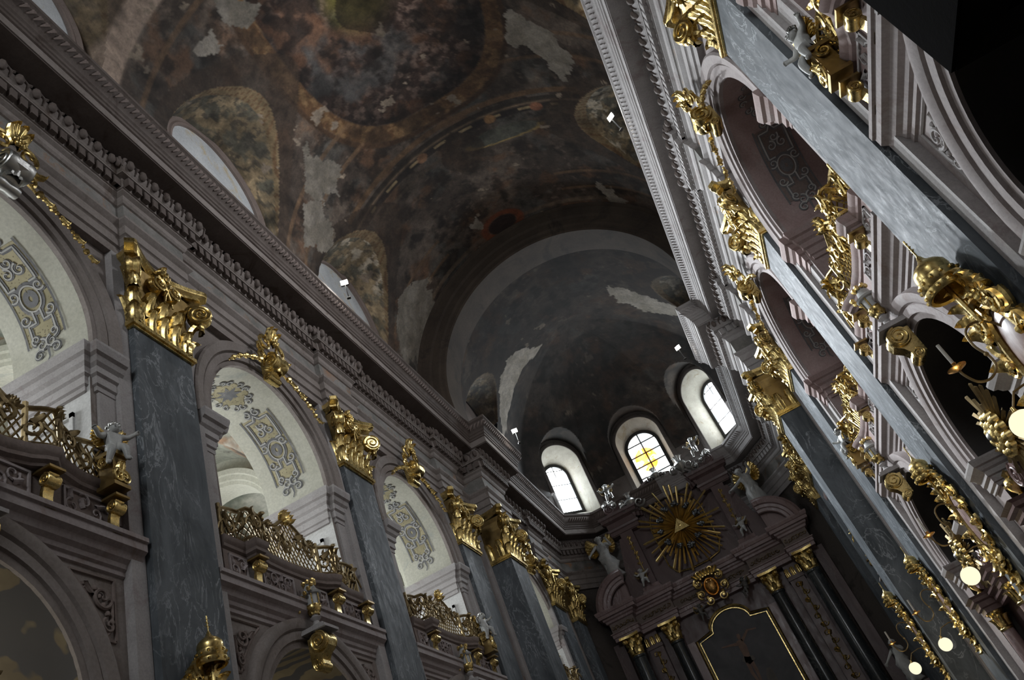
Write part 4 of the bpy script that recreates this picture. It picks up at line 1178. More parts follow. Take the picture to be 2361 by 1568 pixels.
def make_gallery(bi):
    """built facing +x at the origin: x = distance out from the wall plane, y along the wall"""
    g = {}
    P = [V((.17 + a, y)) for a, y in SH]
    S = [0]
    for i in range(1, len(P)): S.append(S[-1] + (P[i] - P[i - 1]).length)
    def F_at(q, z, n=0):
        q = min(max(q, 0), S[-1] - 1e-6)
        for i in range(len(S) - 1):
            if q <= S[i + 1]: break
        t = (q - S[i]) / (S[i + 1] - S[i]); p = P[i].lerp(P[i + 1], t); d = (P[i + 1] - P[i]).normalized(); nn = V((d.y, -d.x))
        return V((p.x + nn.x * n - .09, p.y + nn.y * n, 10.0 + z))
    # parapet
    root = empty('gallery_parapet', (0, 0, 0), '', 'parapet', 'carved parapets under the galleries')
    k = MB(); k.box(-.1, .10, -2.64, 2.64, 9.1, 9.7); k.build('parapet_wall', 'stone_brown', root)
    k = MB(); LP_ = [(x, y) for x, y in [(p.x, p.y) for p in P]]
    sweep(k, LP_, [(-.35, 9.68), (-.12, 9.68), (-.10, 9.72), (-.04, 9.76), (-.03, 9.82), (.0, 9.86), (.02, 9.9), (.03, 9.97), (0, 10.0), (-.35, 10.0)], side=1)
    k.build('ledge_moulding', 'stone_brown', root, smooth=True, ang=25)
    for yc, w_ in ((-1.72 + .55 - 1.25, .0), ):
        pass
    for j, (y0, y1) in enumerate(((-2.5, -1.95), (-1.45, -.35), (.25, .95), (1.55, 2.5))):
        k = MB(); relief_panel(k, lambda a, b, c=0, ym=(y0 + y1) / 2: V((.10 + c, ym + a, 9.40 + b)), y1 - y0, .46, bi * 9 + j)
        k.build('relief_panel', 'stone_mauve', root)
    g['parapet'] = root
    # railing
    root = empty('gallery_railing', (0, 0, 0), '', 'railing', 'gilded lattice railings')
    tot = S[-1]
    hf = lambda q: .62 + .42 * math.exp(-((q - tot * .49) / .62) ** 2) + .12 * abs(math.sin(q * 2.6)) 
    for (a, b) in ((.08, tot * .30), (tot * .30 + .12, tot * .66), (tot * .66 + .12, tot - .08)):
        k = MB(); lattice_part(k, F_at, a, b, lambda q: hf(q) - .04); k.build('lattice', 'gold_dull', root)
    k = MB(); n_ = 60
    k.tube([F_at(tot * i / n_, hf(tot * i / n_)) for i in range(n_ + 1)], .045, 6)
    k.tube([F_at(tot * i / n_, .05) for i in range(n_ + 1)], .035, 6)
    for q in (.05, tot * .30, tot * .66, tot - .05): k.tube([F_at(q, 0), F_at(q, hf(q) + .1)], .05, 6)
    k.build('rail', 'gold_dull', root, smooth=True)
    k = MB()
    for i in range(14):
        q = .25 + (tot - .5) * i / 13; fl = 1 if i % 2 else -1
        z0_ = hf(q) * (.42 + .25 * (i % 3) / 2)
        e1 = (F_at(q + .05, 0) - F_at(q, 0)).normalized()
        O = F_at(q, z0_, .04); nn = V((e1.y, -e1.x, 0))
        Fq = lambda x, y, z, O=O, e1=e1, nn=nn: O + e1 * x + V((0, 0, y)) + nn * z
        spiral(k, Fq, .17, 1.4, .04, fl, a0=PI / 2 * fl, n=18, tail=[(fl * .16, .08), (fl * .3, -.05), (fl * .36, -.2)])
        leaf(k, sub(Fq, 0, .1, .02, -fl * .9), L=.26, W=.15, curl=.08, nu=5, nv=7)
    k.build('scrollwork', 'gold_dull', root, smooth=True)
    for q, rr in ((tot * .49, .30), (tot * .23, .17), (tot * .75, .17), (tot * .36, .14), (tot * .62, .14)):
        k = MB(); e1 = (F_at(q + .05, 0) - F_at(q - .05, 0)).normalized(); O = F_at(q, hf(q) - .05, .02); nn = V((e1.y, -e1.x, 0))
        for j in range(7):
            a = -1.2 + 2.4 * j / 6
            leaf(k, lambda x, y, z, a=a: O + e1 * (x * math.cos(a) + y * math.sin(a)) + V((0, 0, y * math.cos(a) - x * math.sin(a))) + nn * z, L=rr * 1.15, W=rr * .5, curl=rr * .45, nu=4, nv=6)
        k.ball(O + nn * .05, rr * .3, 7, 5); k.build('shell', 'gold_dull' if rr < .2 else 'gold', root, smooth=True)
    g['railing'] = root
    return g
ords = {0: 'nearest', 1: 'second', 2: 'third', 3: 'farthest'}
gal_first = None
raillab = {(-1, 0): 'dark gilt lattice railing at the lower left edge, below the first painted arch', (-1, 1): 'gilt lattice railing with shell crest on the left, between first and second full pilasters',
 (-1, 2): 'gilt lattice railing on the left between the second pilaster and the crossing pier', (-1, 3): 'barely visible gilt railing in the left choir gallery past the crossing pier',
 (1, 0): 'gilt railing at the top right beside the seated silver cherub', (1, 1): 'bright gilt lattice railing on the right wall in the large gallery arch',
 (1, 2): 'gilt lattice railing on the right wall in the second gallery arch', (1, 3): 'gilt railing in the right choir gallery past the crossing pier'}
parlab = {k_: v_.split(' railing')[0].replace('lattice', '').replace('dark gilt', '').replace('bright gilt', '').replace('barely visible gilt', '').replace('gilt', '').strip() for k_, v_ in raillab.items()}
paraloc = {(-1, 0): 'brown carved parapet at the lower left edge, under the first lattice railing', (-1, 1): 'brown carved parapet with relief panels between the first two full left pilasters',
 (-1, 2): 'brown carved parapet between the second left pilaster and the crossing pier', (-1, 3): 'hidden carved parapet of the left choir gallery',
 (1, 0): 'pink carved parapet at the top right, partly behind the dark canopy', (1, 1): 'carved parapet under the bright lattice railing of the large right arch',
 (1, 2): 'carved parapet under the railing of the second right gallery arch', (1, 3): 'carved parapet of the right choir gallery past the crossing pier'}
G0 = make_gallery(0); used = False
PANEL_R = None
for s in (-1, 1):
    for i, yc in enumerate(BAYS + [CHOIR + .1]):
        for key, labs in (('parapet', paraloc), ('railing', raillab)):
            src = G0[key]
            o = src if not used else copy_tree(src)
            place(o, s * AW, yc, 0, rz=0 if s < 0 else PI)
            if s > 0: # mirrored so that the swelling side stays on the same end
                o.rotation_euler = (0, 0, 0); o.scale = (-1, 1, 1)
            if i == 3: o.scale = (o.scale[0], .78, 1)
            o['label'] = labs[(s, i)]
            if s > 0:
                for ch in kids(o):
                    if ch.name.startswith('relief_panel') or ch.name.startswith('parapet_wall') or ch.name.startswith('ledge'):
                        ch.material_slots[0].link = 'OBJECT'; ch.material_slots[0].material = MAT['stone_pink' if not ch.name.startswith('relief') else 'stone_grey']
                    else:
                        ch.material_slots[0].link = 'OBJECT'; ch.material_slots[0].material = MAT['gold']  # brighter gold copy for the right; the left's shade sits in the dull one
        used = True

# scroll brackets below the ledge corners
def make_bracket():
    root = empty('scroll_bracket', (0, 0, 0), '', 'bracket', 'gilded scroll brackets under the galleries')
    k = MB(); s_bracket(k, lambda a, b, c=0: V((c, a, b)), h=.50, R=.115, r=.075, wd=.22, out=.03); k.build('scroll', 'gold', root, smooth=True, ang=35)
    k = MB(); k.box(-.02, .34, -.15, .15, .15, .19); k.build('cap_plate', 'gold_dark', root)
    return root
bz = make_bracket(); f_ = True
for s in (-1, 1):
    for i, yc in enumerate(BAYS + [CHOIR + .1]):
        for j, dy in enumerate((-1.78, 1.15)):
            o = bz if f_ else copy_tree(bz); f_ = False
            dy2 = dy * (.78 if i == 3 else 1)
            place(o, s * (AW - .09), yc + dy2, 9.44, rz=0 if s < 0 else PI)
            o['label'] = 'small gilded scroll bracket under the %s end of the %s %s gallery ledge' % (('near', 'far')[j], ords[i], 'left' if s < 0 else 'right')
        o = copy_tree(bz); place(o, s * (AW - .09), yc + 2.45 * (.78 if i == 3 else 1), 9.44, rz=0 if s < 0 else PI)
        o['label'] = 'gilded scroll bracket at the far corner of the %s %s gallery' % (ords[i], 'left' if s < 0 else 'right')

# lower arch keystones with urns
def make_lowkey():
    root = empty('keystone_console', (0, 0, 0), '', 'bracket', 'consoles on the lower arch crowns')
    k = MB(); console(k, lambda a, b, c=0: V((c, a, b)), h=.46, R=.22, r=.12, wd=.40, out=.06); k.build('scroll', 'gold', root, smooth=True, ang=35)
    k = MB(); k.box(-.02, .54, -.28, .28, .21, .27); k.box(-.02, .48, -.24, .24, .27, .325); k.build('cap_plate', 'stone_grey', root)
    return root
def make_urn():
    root = empty('lantern_urn', (0, 0, 0), '', 'urn', 'lantern urns on the lower arch keystones')
    L = lambda k, prof, n=12: k.lathe(lambda x, y, z: V((x, y, z)), prof, n)
    k = MB(); L(k, [(.001, 0), (.17, 0), (.17, .04), (.08, .09), (.06, .16), (.10, .2), (.12, .23), (.07, .27), (.07, .3)]); k.build('foot', 'stone_grey', root, smooth=True)
    k = MB(); L(k, [(.07, .3), (.14, .36), (.17, .45), (.16, .5)]); 
    for j in range(8):
        a = 2 * PI * j / 8; leaf(k, lambda x, y, z, a=a: V(((.08 + z) * math.cos(a) - x * math.sin(a), (.08 + z) * math.sin(a) + x * math.cos(a), .3 + y)), L=.22, W=.12, curl=.12, nu=4, nv=6)
    k.build('leaf_cup', 'gold', root, smooth=True)
    k = MB(); L(k, [(.14, .48), (.15, .72), (.2, .74), (.22, .78), (.14, .84), (.11, .95), (.08, .97), (.1, 1.02), (.001, 1.06)]); k.build('body', 'statue_silver', root, smooth=True)
    k = MB()
    for j in range(6):
        a = 2 * PI * j / 6; k.tube([(.155 * math.cos(a), .155 * math.sin(a), .45), (.165 * math.cos(a), .165 * math.sin(a), .75)], .018, 4)
    beads(k, [V((.2 * math.cos(t * .5), -.2 - .02 * t, .95 - .075 * t)) for t in range(9)], .06, .04)
    beads(k, [V((.12 * math.cos(t), .12 * math.sin(t), 1.02)) for t in range(6)], .06, .05); k.build('garland', 'gold', root, smooth=True)
    return root
lz_, uz_ = make_lowkey(), make_urn(); f_ = True
for s in (-1, 1):
    for i, yc in enumerate(BAYS + [CHOIR + .1]):
        o, u_ = (lz_, uz_) if f_ else (copy_tree(lz_), copy_tree(uz_)); f_ = False
        zz = 8.12
        place(o, s * (AW - .12), yc - .15 , zz, rz=0 if s < 0 else PI); place(u_, s * (AW - .34), yc - .15, zz + .325, rz=0 if s < 0 else PI)
        side = 'left' if s < 0 else 'right'
        o['label'] = 'scroll console crowning the %s lower arch on the %s wall' % (ords[i], side)
        u_['label'] = 'lantern-shaped urn in front of the %s gallery parapet on the %s wall' % (ords[i], side)
# ------------------------------------------------------------------ sculpted figures (one skinned body each)
def skin_mesh(name, J, E_, R_, levels=2):
    me = bpy.data.meshes.new(name); me.from_pydata(J, E_, []); o = bpy.data.objects.new(name, me); COL.objects.link(o)
    md = o.modifiers.new('s', 'SKIN'); me.skin_vertices[0].data[0].use_root = True
    for i, r in enumerate(R_):
        me.skin_vertices[0].data[i].radius = (r, r) if not isinstance(r, tuple) else r
    sb = o.modifiers.new('b', 'SUBSURF'); sb.levels = sb.render_levels = levels
    dg = bpy.context.evaluated_depsgraph_get(); dg.update()
    m2 = bpy.data.meshes.new_from_object(o.evaluated_get(dg)); m2.name = name
    bpy.data.objects.remove(o); bpy.data.meshes.remove(me)
    m2.polygons.foreach_set('use_smooth', [True] * len(m2.polygons))
    return m2
def figure(name, pose, h=1.0, mat='statue_silver', chubby=1.0, label='', cat='statue', group=None, wings='gold', hair='gold', drape=None):
    """pose: dict of joint positions in units of body height, x = forward, y = left-right, z = up"""
    root = empty(name, (0, 0, 0), label, cat, group)
    b = chubby
    D = dict(pelvis=(0, 0, .5), waist=(0, 0, .6), chest=(.0, 0, .72), neck=(.0, 0, .83), head=(.02, 0, .90), crown=(.02, 0, .97))
    D.update({'sh_l': (0, .11, .79), 'el_l': (0, .2, .64), 'ha_l': (.08, .24, .52), 'sh_r': (0, -.11, .79), 'el_r': (0, -.2, .64), 'ha_r': (.08, -.24, .52),
              'hip_l': (0, .055, .48), 'kn_l': (.03, .07, .27), 'an_l': (0, .07, .05), 'to_l': (.09, .08, .015), 'hip_r': (0, -.055, .48), 'kn_r': (.03, -.07, .27), 'an_r': (0, -.07, .05), 'to_r': (.09, -.08, .015)})
    D.update(pose)
    rad = dict(pelvis=.082, waist=.070, chest=.088, neck=.034, head=.066, crown=.045, sh_l=.042, sh_r=.042, el_l=.030, el_r=.030, ha_l=.022, ha_r=.022,
               hip_l=.066, hip_r=.066, kn_l=.046, kn_r=.046, an_l=.028, an_r=.028, to_l=.02, to_r=.02)
    names = list(D); J = [tuple(c * h for c in D[n]) for n in names]; R_ = [rad.get(n, .03) * h * b for n in names]
    ix = names.index
    E_ = [(ix(a), ix(c)) for a, c in (('pelvis', 'waist'), ('waist', 'chest'), ('chest', 'neck'), ('neck', 'head'), ('head', 'crown'), ('chest', 'sh_l'), ('sh_l', 'el_l'), ('el_l', 'ha_l'), ('chest', 'sh_r'), ('sh_r', 'el_r'), ('el_r', 'ha_r'),
          ('pelvis', 'hip_l'), ('hip_l', 'kn_l'), ('kn_l', 'an_l'), ('an_l', 'to_l'), ('pelvis', 'hip_r'), ('hip_r', 'kn_r'), ('kn_r', 'an_r'), ('an_r', 'to_r'))]
    for sd in ('l', 'r'):   # palms and five fingers
        a = V(D['el_' + sd]); p = V(D['ha_' + sd]); d = (p - a).normalized(); s_ = d.orthogonal().normalized()
        J.append(tuple((p + d * .03) * h)); R_.append(.02 * h * b); pi = len(J) - 1; E_.append((ix('ha_' + sd), pi))
        for q in range(5):
            off = (q - 2) * .014; L = (.03, .045, .05, .046, .038)[q]
            J.append(tuple((p + d * (.04 + L * .5) + s_ * off * 1.2) * h)); R_.append(.0075 * h * b); E_.append((pi, len(J) - 1))
            J.append(tuple((p + d * (.04 + L) + s_ * off * 1.3 + V((.012, 0, -.008))) * h)); R_.append(.006 * h * b); E_.append((len(J) - 2, len(J) - 1))
    me = skin_mesh('body', J, E_, R_, 2); me.materials.append(MAT[mat])
    bo = bpy.data.objects.new('body', me); COL.objects.link(bo); bo.parent = root
    hd = V(D['head']) * h; r = .066 * h * b
    k = MB()   # nose, eyes, mouth, ears
    k.ball(hd + V((r * 1.02, 0, -r * .12)), r * .16, 6, 4); k.ball(hd + V((r * .9, 0, -r * .5)), r * .2, 6, 4, (.5, 1, .4))
    for e in (-1, 1): k.ball(hd + V((r * .85, e * r * .38, r * .12)), r * .14, 6, 4); k.ball(hd + V((0, e * r * 1.0, -r * .05)), r * .22, 6, 4, (.8, .4, 1))
    k.build('face', mat, root, smooth=True)
    k = MB(); rg = random.Random(len(name) + int(h * 100))
    for i in range(26):
        a = rg.uniform(0, 2 * PI); e = rg.uniform(.15, 1.4); k.ball(hd + V((-r * .25 + r * .95 * math.cos(a) * math.cos(e) * .9, r * 1.05 * math.sin(a) * math.cos(e), r * .25 + r * .95 * math.sin(e))), r * .28, 6, 4)
    k.build('hair', hair, root, smooth=True)
    if wings:
        for e in (-1, 1):
            k = MB(); c = V(D['chest']) * h
            for j in range(7):
                t = j / 6
                leaf(k, lambda x, y, z, t=t, e=e: c + V((-.07 * h - z * h - .02 * h * t, e * (.05 * h + (y * math.cos(.9 - t * 1.5) + x * math.sin(.9 - t * 1.5)) * h), (y * math.sin(.9 - t * 1.5) - x * math.cos(.9 - t * 1.5)) * h + .02 * h)), L=.42 - .16 * t, W=.12, curl=.05, nu=4, nv=7, th=.008, lobes=2)
            k.build('wing', wings, root, smooth=True, ang=60)
    if drape:
        k = MB(); rows = []
        P = [V(p) * h for p in drape['path']]
        for i, p in enumerate(P):
            t = i / (len(P) - 1); row = []
            for j in range(25):
                a = 2 * PI * j / 24; rr = drape['r'][i] * h * (1 + .2 * math.sin(a * 4 + t * 16) + .13 * math.sin(a * 7 - t * 19))
                row.append((p.x + rr * math.cos(a), p.y + rr * math.sin(a) * drape.get('w', 1.1), p.z + .015 * h * math.sin(a * 3 + t * 6)))
            rows.append(row)
        k.grid(rows); k.build('drapery', drape['mat'], root, smooth=True, ang=80)
    return root

sit = dict(pelvis=(0, 0, .42), waist=(-.01, 0, .52), chest=(.01, 0, .64), neck=(.03, 0, .75), head=(.06, .02, .83), crown=(.07, .03, .91),
           sh_l=(.01, .12, .71), el_l=(.02, .26, .72), ha_l=(.08, .36, .78), sh_r=(.01, -.12, .71), el_r=(.05, -.25, .64), ha_r=(.12, -.34, .70),
           hip_l=(.02, .07, .41), kn_l=(.22, .10, .38), an_l=(.22, .13, .14), to_l=(.31, .14, .10), hip_r=(.02, -.07, .41), kn_r=(.20, -.12, .30), an_r=(.13, -.16, .06), to_r=(.21, -.18, .03))
CG = 'cherubs on the gallery pedestals'
ch0 = figure('cherub_statue', sit, 1.0, chubby=1.7, label='', cat='statue', group=CG, wings='gold', hair='silver')
# scroll pedestal that carries a cherub
def make_pedestal():
    root = empty('scroll_pedestal', (0, 0, 0), '', 'pedestal', 'scroll pedestals under the cherubs')
    k = MB(); k.box(-.16, .2, -.18, .18, 0, .07); k.box(-.13, .15, -.14, .14, .07, .62); k.box(-.17, .2, -.18, .18, .62, .70); k.build('block', 'gold_dark', root)
    k = MB()
    for sg in (-1, 1):
        spiral(k, lambda x, y, z, sg=sg: V((.18 + z, sg * .05 + x, .2 + y)), .13, 1.6, .035, sg, a0=PI / 2, tail=[(-sg * .03, .2), (-sg * .1, .32)])
        spiral(k, lambda x, y, z, sg=sg: V((x, sg * (.17 + z), .5 + y)), .11, 1.6, .03, sg, a0=PI / 2)
    leaf(k, lambda x, y, z: V((.17 + z, x, .1 + y)), L=.45, W=.22, curl=.08); k.build('scrolls', 'gold', root, smooth=True)
    return root
pd0 = make_pedestal(); f_ = True
chl = {(-1, 0): 'silver winged cherub seated on a scroll pedestal beside the widest left pilaster', (-1, 2): 'pale winged cherub seated at the railing end before the left crossing pier',
       (1, 0): 'silver cherub seated at the top right, above a pair of gold scrolls', (1, 2): 'small gilded cherub at the railing end of the second right gallery arch'}
for (s, i), lb in chl.items():
    yc = BAYS[i]
    o, p_ = (ch0, pd0) if f_ else (copy_tree(ch0), copy_tree(pd0)); f_ = False
    place(p_, s * (AW - .30), yc + 2.38, 9.72, rz=0 if s < 0 else PI)
    place(o, s * (AW - .34), yc + 2.38, 10.1, rz=(-.35 if s < 0 else PI + .35))
    o['label'] = lb; p_['label'] = 'gilded scroll pedestal carrying the ' + lb.split(' seated')[0].split(' at the')[0] + {(-1, 0): ' at the lower left', (-1, 2): ' before the left crossing pier', (1, 0): ' at the top right', (1, 2): ' of the second right arch'}[(s, i)]

# ------------------------------------------------------------------ high altar
AG = 'stone high altar with black columns, broken pediments and a tall attic in the east end'
altar = empty('altar', (0, 43, 0), 'tall dark purple marble high altar with black columns and gilded capitals', 'altar')
def A_(x, y, z): return (x, y - 43, z)
class AB(MB):
    def abox(s, x0, x1, y0, y1, z0, z1): s.box(x0, x1, y0 - 43, y1 - 43, z0, z1)
def apart(k, n, m, **kw): return k.build(n, m, altar, **kw)
k = AB(); k.abox(-5.2, 5.2, 43.7, 43.95, 0, 12.9)
apart(k, 'back_wall', 'marble_purple')
for x0, y0 in ((2.8, 43.0), (4.76, 42.2)):
    for s in (-1, 1):
        k = AB(); k.abox(s * x0 - .5, s * x0 + .5, y0 - .5, y0 + .5 if x0 < 4 else 43.4, 0, 5.2)
        apart(k, 'column_pedestal', 'marble_purple')
        Fc = lambda x, y, z, s=s, x0=x0, y0=y0: A_(s * x0 + x, y0 + y, z)
        k = MB(); k.lathe(Fc, [(.42, 5.2), (.42, 5.3), (.36, 5.4), (.37, 5.5), (.37, 7.5), (.355, 9.5), (.325, 11.55), (.36, 11.6), (.36, 11.68), (.33, 11.72)], 28)
        c_ = apart(k, 'column', 'marble_black', smooth=True, ang=30)
        k = MB(); k.lathe(Fc, [(.34, 11.68), (.36, 11.74), (.31, 11.8), (.30, 12.3), (.36, 12.5)], 20)
        for r_, (z_, L_, n_) in enumerate(((11.8, .38, 8), (12.0, .42, 8))):
            for j in range(n_):
                a = 2 * PI * (j + .5 * r_) / n_
                leaf(k, lambda x, y, z, a=a, z_=z_, Fc=Fc: Fc((.31 + z) * math.cos(a) - x * math.sin(a), (.31 + z) * math.sin(a) + x * math.cos(a), z_ + y), L=L_, W=.24, curl=.16, nu=4, nv=7)
        for a in (PI / 4, 3 * PI / 4, 5 * PI / 4, 7 * PI / 4):
            d = V((math.cos(a), math.sin(a), 0)); sd = V((-d.y, d.x, 0))
            volute(k, lambda x, y, z, d=d, sd=sd, Fc=Fc: V(Fc(0, 0, 12.48)) + d * (.46 + x) + V((0, 0, y)) + sd * z, .13, .12)
        k.add([Fc(x_, y_, z_) for z_ in (12.6, 12.72) for x_, y_ in ((-.52, -.52), (0, -.4), (.52, -.52), (.4, 0), (.52, .52), (0, .4), (-.52, .52), (-.4, 0))], [tuple(range(8))[::-1], tuple(range(8, 16))] + [(i, (i + 1) % 8, 8 + (i + 1) % 8, 8 + i) for i in range(8)])
        cp = k.build('column_capital', 'gold', c_, smooth=True, ang=40)
# pilasters with gilt drops between the columns
for s in (-1, 1):
    k = AB(); k.abox(s * 3.95 - .38, s * 3.95 + .38, 43.2, 43.75, 0, 11.9); k.abox(s * 3.95 - .42, s * 3.95 + .42, 43.12, 43.75, 11.9, 12.05); k.abox(s * 3.95 - .36, s * 3.95 + .36, 43.18, 43.75, 12.05, 12.85)
    pl = apart(k, 'side_pilaster', 'marble_purple')
    k = MB(); F = lambda x, y, z=0, s=s: A_(s * 3.95 + x, 43.18 - z, y)
    for j in range(12):
        z_ = 11.6 - j * .42
        spiral(k, lambda x, y, z, z_=z_, j=j: F(x + (.09 if j % 2 else -.09), z_ + y, z), .15, 1.3, .03, 1 if j % 2 else -1, n=16, sides=5)
        leaf(k, sub(F, 0, z_ - .1, .01, (j % 3 - 1) * .6), L=.26, W=.17, curl=.06, nu=4, nv=6)
    k.tube([F(0, 11.7, .0), F(0, 6.8, .0)], .035, 5)
    k.build('gilt_drop', 'gold', pl, smooth=True)
    for e in (-.3, 0, .3):
        k = MB(); leaf(k, lambda x, y, z, e=e: F(x + e, 12.1 + y, z), L=.5, W=.3, curl=.14); k.build('acanthus_leaf', 'gold', pl, smooth=True)
    k = AB(); k.abox(s * 2.25 - .2, s * 2.25 + .2, 43.3, 43.75, 0, 11.4); apart(k, 'frame_pilaster', 'marble_rose')
    k = AB(); k.abox(s * 5.6 - .3, s * 5.6 + .25, 42.9, 43.6, 0, 12.8); apart(k, 'outer_strip', 'marble_purple')
# entablature, broken forward over the columns
ALT = [(-6.0, 43.6), (-5.62, 43.6), (-5.62, 42.05), (-4.10, 42.05), (-4.10, 42.75), (-2.05, 42.75), (-2.05, 43.25), (2.05, 43.25), (2.05, 42.75), (4.10, 42.75), (4.10, 42.05), (5.62, 42.05), (5.62, 43.6), (6.0, 43.6)]
ALT = [(x, y - 43) for x, y in ALT]
def part_sweep(name, prof, mat, **kw):
    k = MB(); sweep(k, ALT, prof, side=1); return apart(k, name, mat, **kw)
part_sweep('architrave', [(-.6, 12.72), (-.08, 12.72), (-.08, 12.9), (-.04, 12.93), (-.04, 13.08), (.02, 13.12), (.02, 13.16), (-.1, 13.18)], 'marble_rose')
part_sweep('frieze', [(-.1, 13.16), (-.1, 13.66), (-.05, 13.7)], 'stone_brown')
part_sweep('cornice', [(-.1, 13.66), (0, 13.7), (.02, 13.8), (.1, 13.86), (.1, 13.95), (.26, 13.97), (.26, 14.12), (.30, 14.15), (.34, 14.28), (.34, 14.36), (-.6, 14.4)], 'marble_rose')
k = MB()   # gilt frieze ornament
for i in range(len(ALT) - 1):
    p, q = V(ALT[i]), V(ALT[i + 1]); L = (q - p).length
    if abs(p.y - q.y) > .01 or L < 1: continue
    c = (p + q) / 2; nn_ = int((L - .3) / .2)
    for j in range(nn_):
        x = c.x + (j - (nn_ - 1) / 2) * .2
        spiral(k, lambda a, b, z, x=x, y=c.y: V((x + a, y + .06 - z, 13.41 + b)), .11, 1.2, .02, 1 if j % 2 else -1, a0=random.uniform(0, 6), n=12, sides=4)
        k.ball((x + .1, c.y + .04, 13.3 + .2 * random.random()), .035, 5, 3)
apart(k, 'gilt_frieze_scrolls', 'gold_dull', smooth=True)
# broken segmental pediments
for s in (-1, 1):
    for (dy, sc_) in ((0, 1),):
        k = MB(); cx, cz, R_ = 3.95, 14.15, 1.85
        prof = [(1.0, 0), (1.0, .9), (.94, .96), (.92, 1.0), (.80, 1.02), (.78, .86), (.70, .84), (.68, .74), (.60, .72), (.58, .60)]
        rows = []
        for i in range(25):
            a = .08 + (PI / 2 - .02) * i / 24
            rows.append([A_(s * (cx + R_ * r_ * math.cos(a)), 42.85 - p_ * .8 - .35 * (p_ > .5), cz + R_ * r_ * math.sin(a) * .98) for r_, p_ in prof])
        k.grid(rows); k.add(rows[0], [tuple(range(len(prof)))]); k.add(rows[-1], [tuple(range(len(prof)))])
        k.prism(lambda x, y, z, s=s: A_(s * x, 42.3 + z, y), [(cx, cz)] + [(cx + R_ * .6 * math.cos(.08 + 1.5 * i / 12), cz + R_ * .6 * math.sin(.08 + 1.5 * i / 12)) for i in range(13)], 0, .4)
        apart(k, 'segmental_pediment', 'marble_rose', smooth=True, ang=25)
# attic storey
k = AB(); k.prism(lambda x, y, z: A_(x, 43.55 + z, y), [(-2.5, 14.3), (2.5, 14.3), (2.5, 18.1), (1.95, 18.5)] + [(1.75 * math.cos(a), 18.5 + 1.35 * math.sin(a)) for a in [PI * i / 16 for i in range(17)]] + [(-1.95, 18.5), (-2.5, 18.1)], 0, .4)
apart(k, 'attic_panel', 'marble_purple')
k = MB(); Ga = lambda u, z, d=0: A_(u, 43.5 + d, z)
arch_mould(k, lambda u, z, d=0: A_(u, 43.55 + d, 18.55 + (z - 18.55) * .80), 0, 18.55, [(1.5, 0), (1.5, .2), (1.6, .24), (1.66, .4), (1.78, .42), (1.84, .6), (1.98, .62), (2.02, .5), (2.02, 0)])
apart(k, 'attic_arch', 'marble_purple', smooth=True, ang=25)
for s in (-1, 1):
    k = AB(); k.abox(s * 2.78 - .36, s * 2.78 + .36, 43.05, 43.7, 14.35, 18.0); pl = apart(k, 'attic_pilaster', 'marble_purple')
    k = MB(); F = lambda x, y, z=0, s=s: A_(s * 2.78 + x, 43.03 - z, y)
    for j in range(6):
        z_ = 17.6 - j * .3
        spiral(k, lambda x, y, z, z_=z_: F(x, z_ + y, z), .12, 1.2, .022, 1 if j % 2 else -1, n=12, sides=4); leaf(k, sub(F, 0, z_ - .05, .01, (j % 3 - 1) * .9), L=.2, W=.14, curl=.05, nu=4, nv=5)
    k.tube([F(0, 17.75, 0), F(0, 15.2, 0)], .03, 5)
    k.build('gilt_drop', 'gold', pl, smooth=True)
    k = MB(); sweep(k, [(s * (1.9), .45), (s * 1.9, .0), (s * 3.6, .0), (s * 3.6, .5)] if s > 0 else [(-3.6, .5), (-3.6, 0), (-1.9, 0), (-1.9, .45)],
                    [(-.12, 18.0), (0, 18.05), (0, 18.25), (.06, 18.3), (.08, 18.42), (.02, 18.46), (.02, 18.75), (.1, 18.8), (.22, 18.86), (.22, 19.0), (.28, 19.06), (.3, 19.2), (-.3, 19.25)], side=1)
    k.box(min(s * 1.95, s * 3.55), max(s * 1.95, s * 3.55), .05, .6, 18.0, 19.2); apart(k, 'attic_cornice_block', 'marble_purple')
    for q in range(3):
        k = MB(); spiral(k, lambda x, y, z, s=s, q=q: A_(s * (2.3 + .45 * q) + x, 42.9 - z, 19.45 + .18 * q + y), .24, 1.5, .07, s if q % 2 else -s, a0=PI / 2, tail=[(.1, .15), (.2, .1)]); k.ball(A_(s * (2.3 + .45 * q), 42.85, 19.45 + .18 * q), .11, 7, 5); k.build('silver_scroll', 'silver', altar, smooth=True)
    k = MB(); # scrolled pediment end on the block
    volute(k, lambda x, y, z, s=s: A_(s * 3.05 + x, 43.1 - z, 19.5 + y), .34, .5, s)
    k.prism(lambda x, y, z, s=s: A_(s * x, 42.9 + z, y), [(1.85, 19.2), (3.0, 19.2), (3.0, 19.85), (2.6, 19.7), (2.1, 19.42)], 0, .5); apart(k, 'scroll_end', 'marble_purple', smooth=True, ang=30)
    k = MB(); sweep(k, [(s * 2.35, .6), (s * 2.35, -.05), (s * 3.2, -.05), (s * 3.2, .6)] if s > 0 else [(-3.2, .6), (-3.2, -.05), (-2.35, -.05), (-2.35, .6)], [(-.1, 14.36), (.12, 14.38), (.12, 14.55), (.06, 14.6), (.04, 14.8), (-.1, 14.85)], side=1); apart(k, 'attic_base', 'marble_rose')
    k = AB(); k.prism(lambda x, y, z, s=s: A_(s * x, 43.1 + z, y), [(3.2, 14.4), (4.6, 14.4), (4.3, 15.2), (3.75, 15.9), (3.5, 17.0), (3.3, 17.8), (3.1, 17.8)], 0, .45); apart(k, 'attic_side_wing', 'marble_purple')
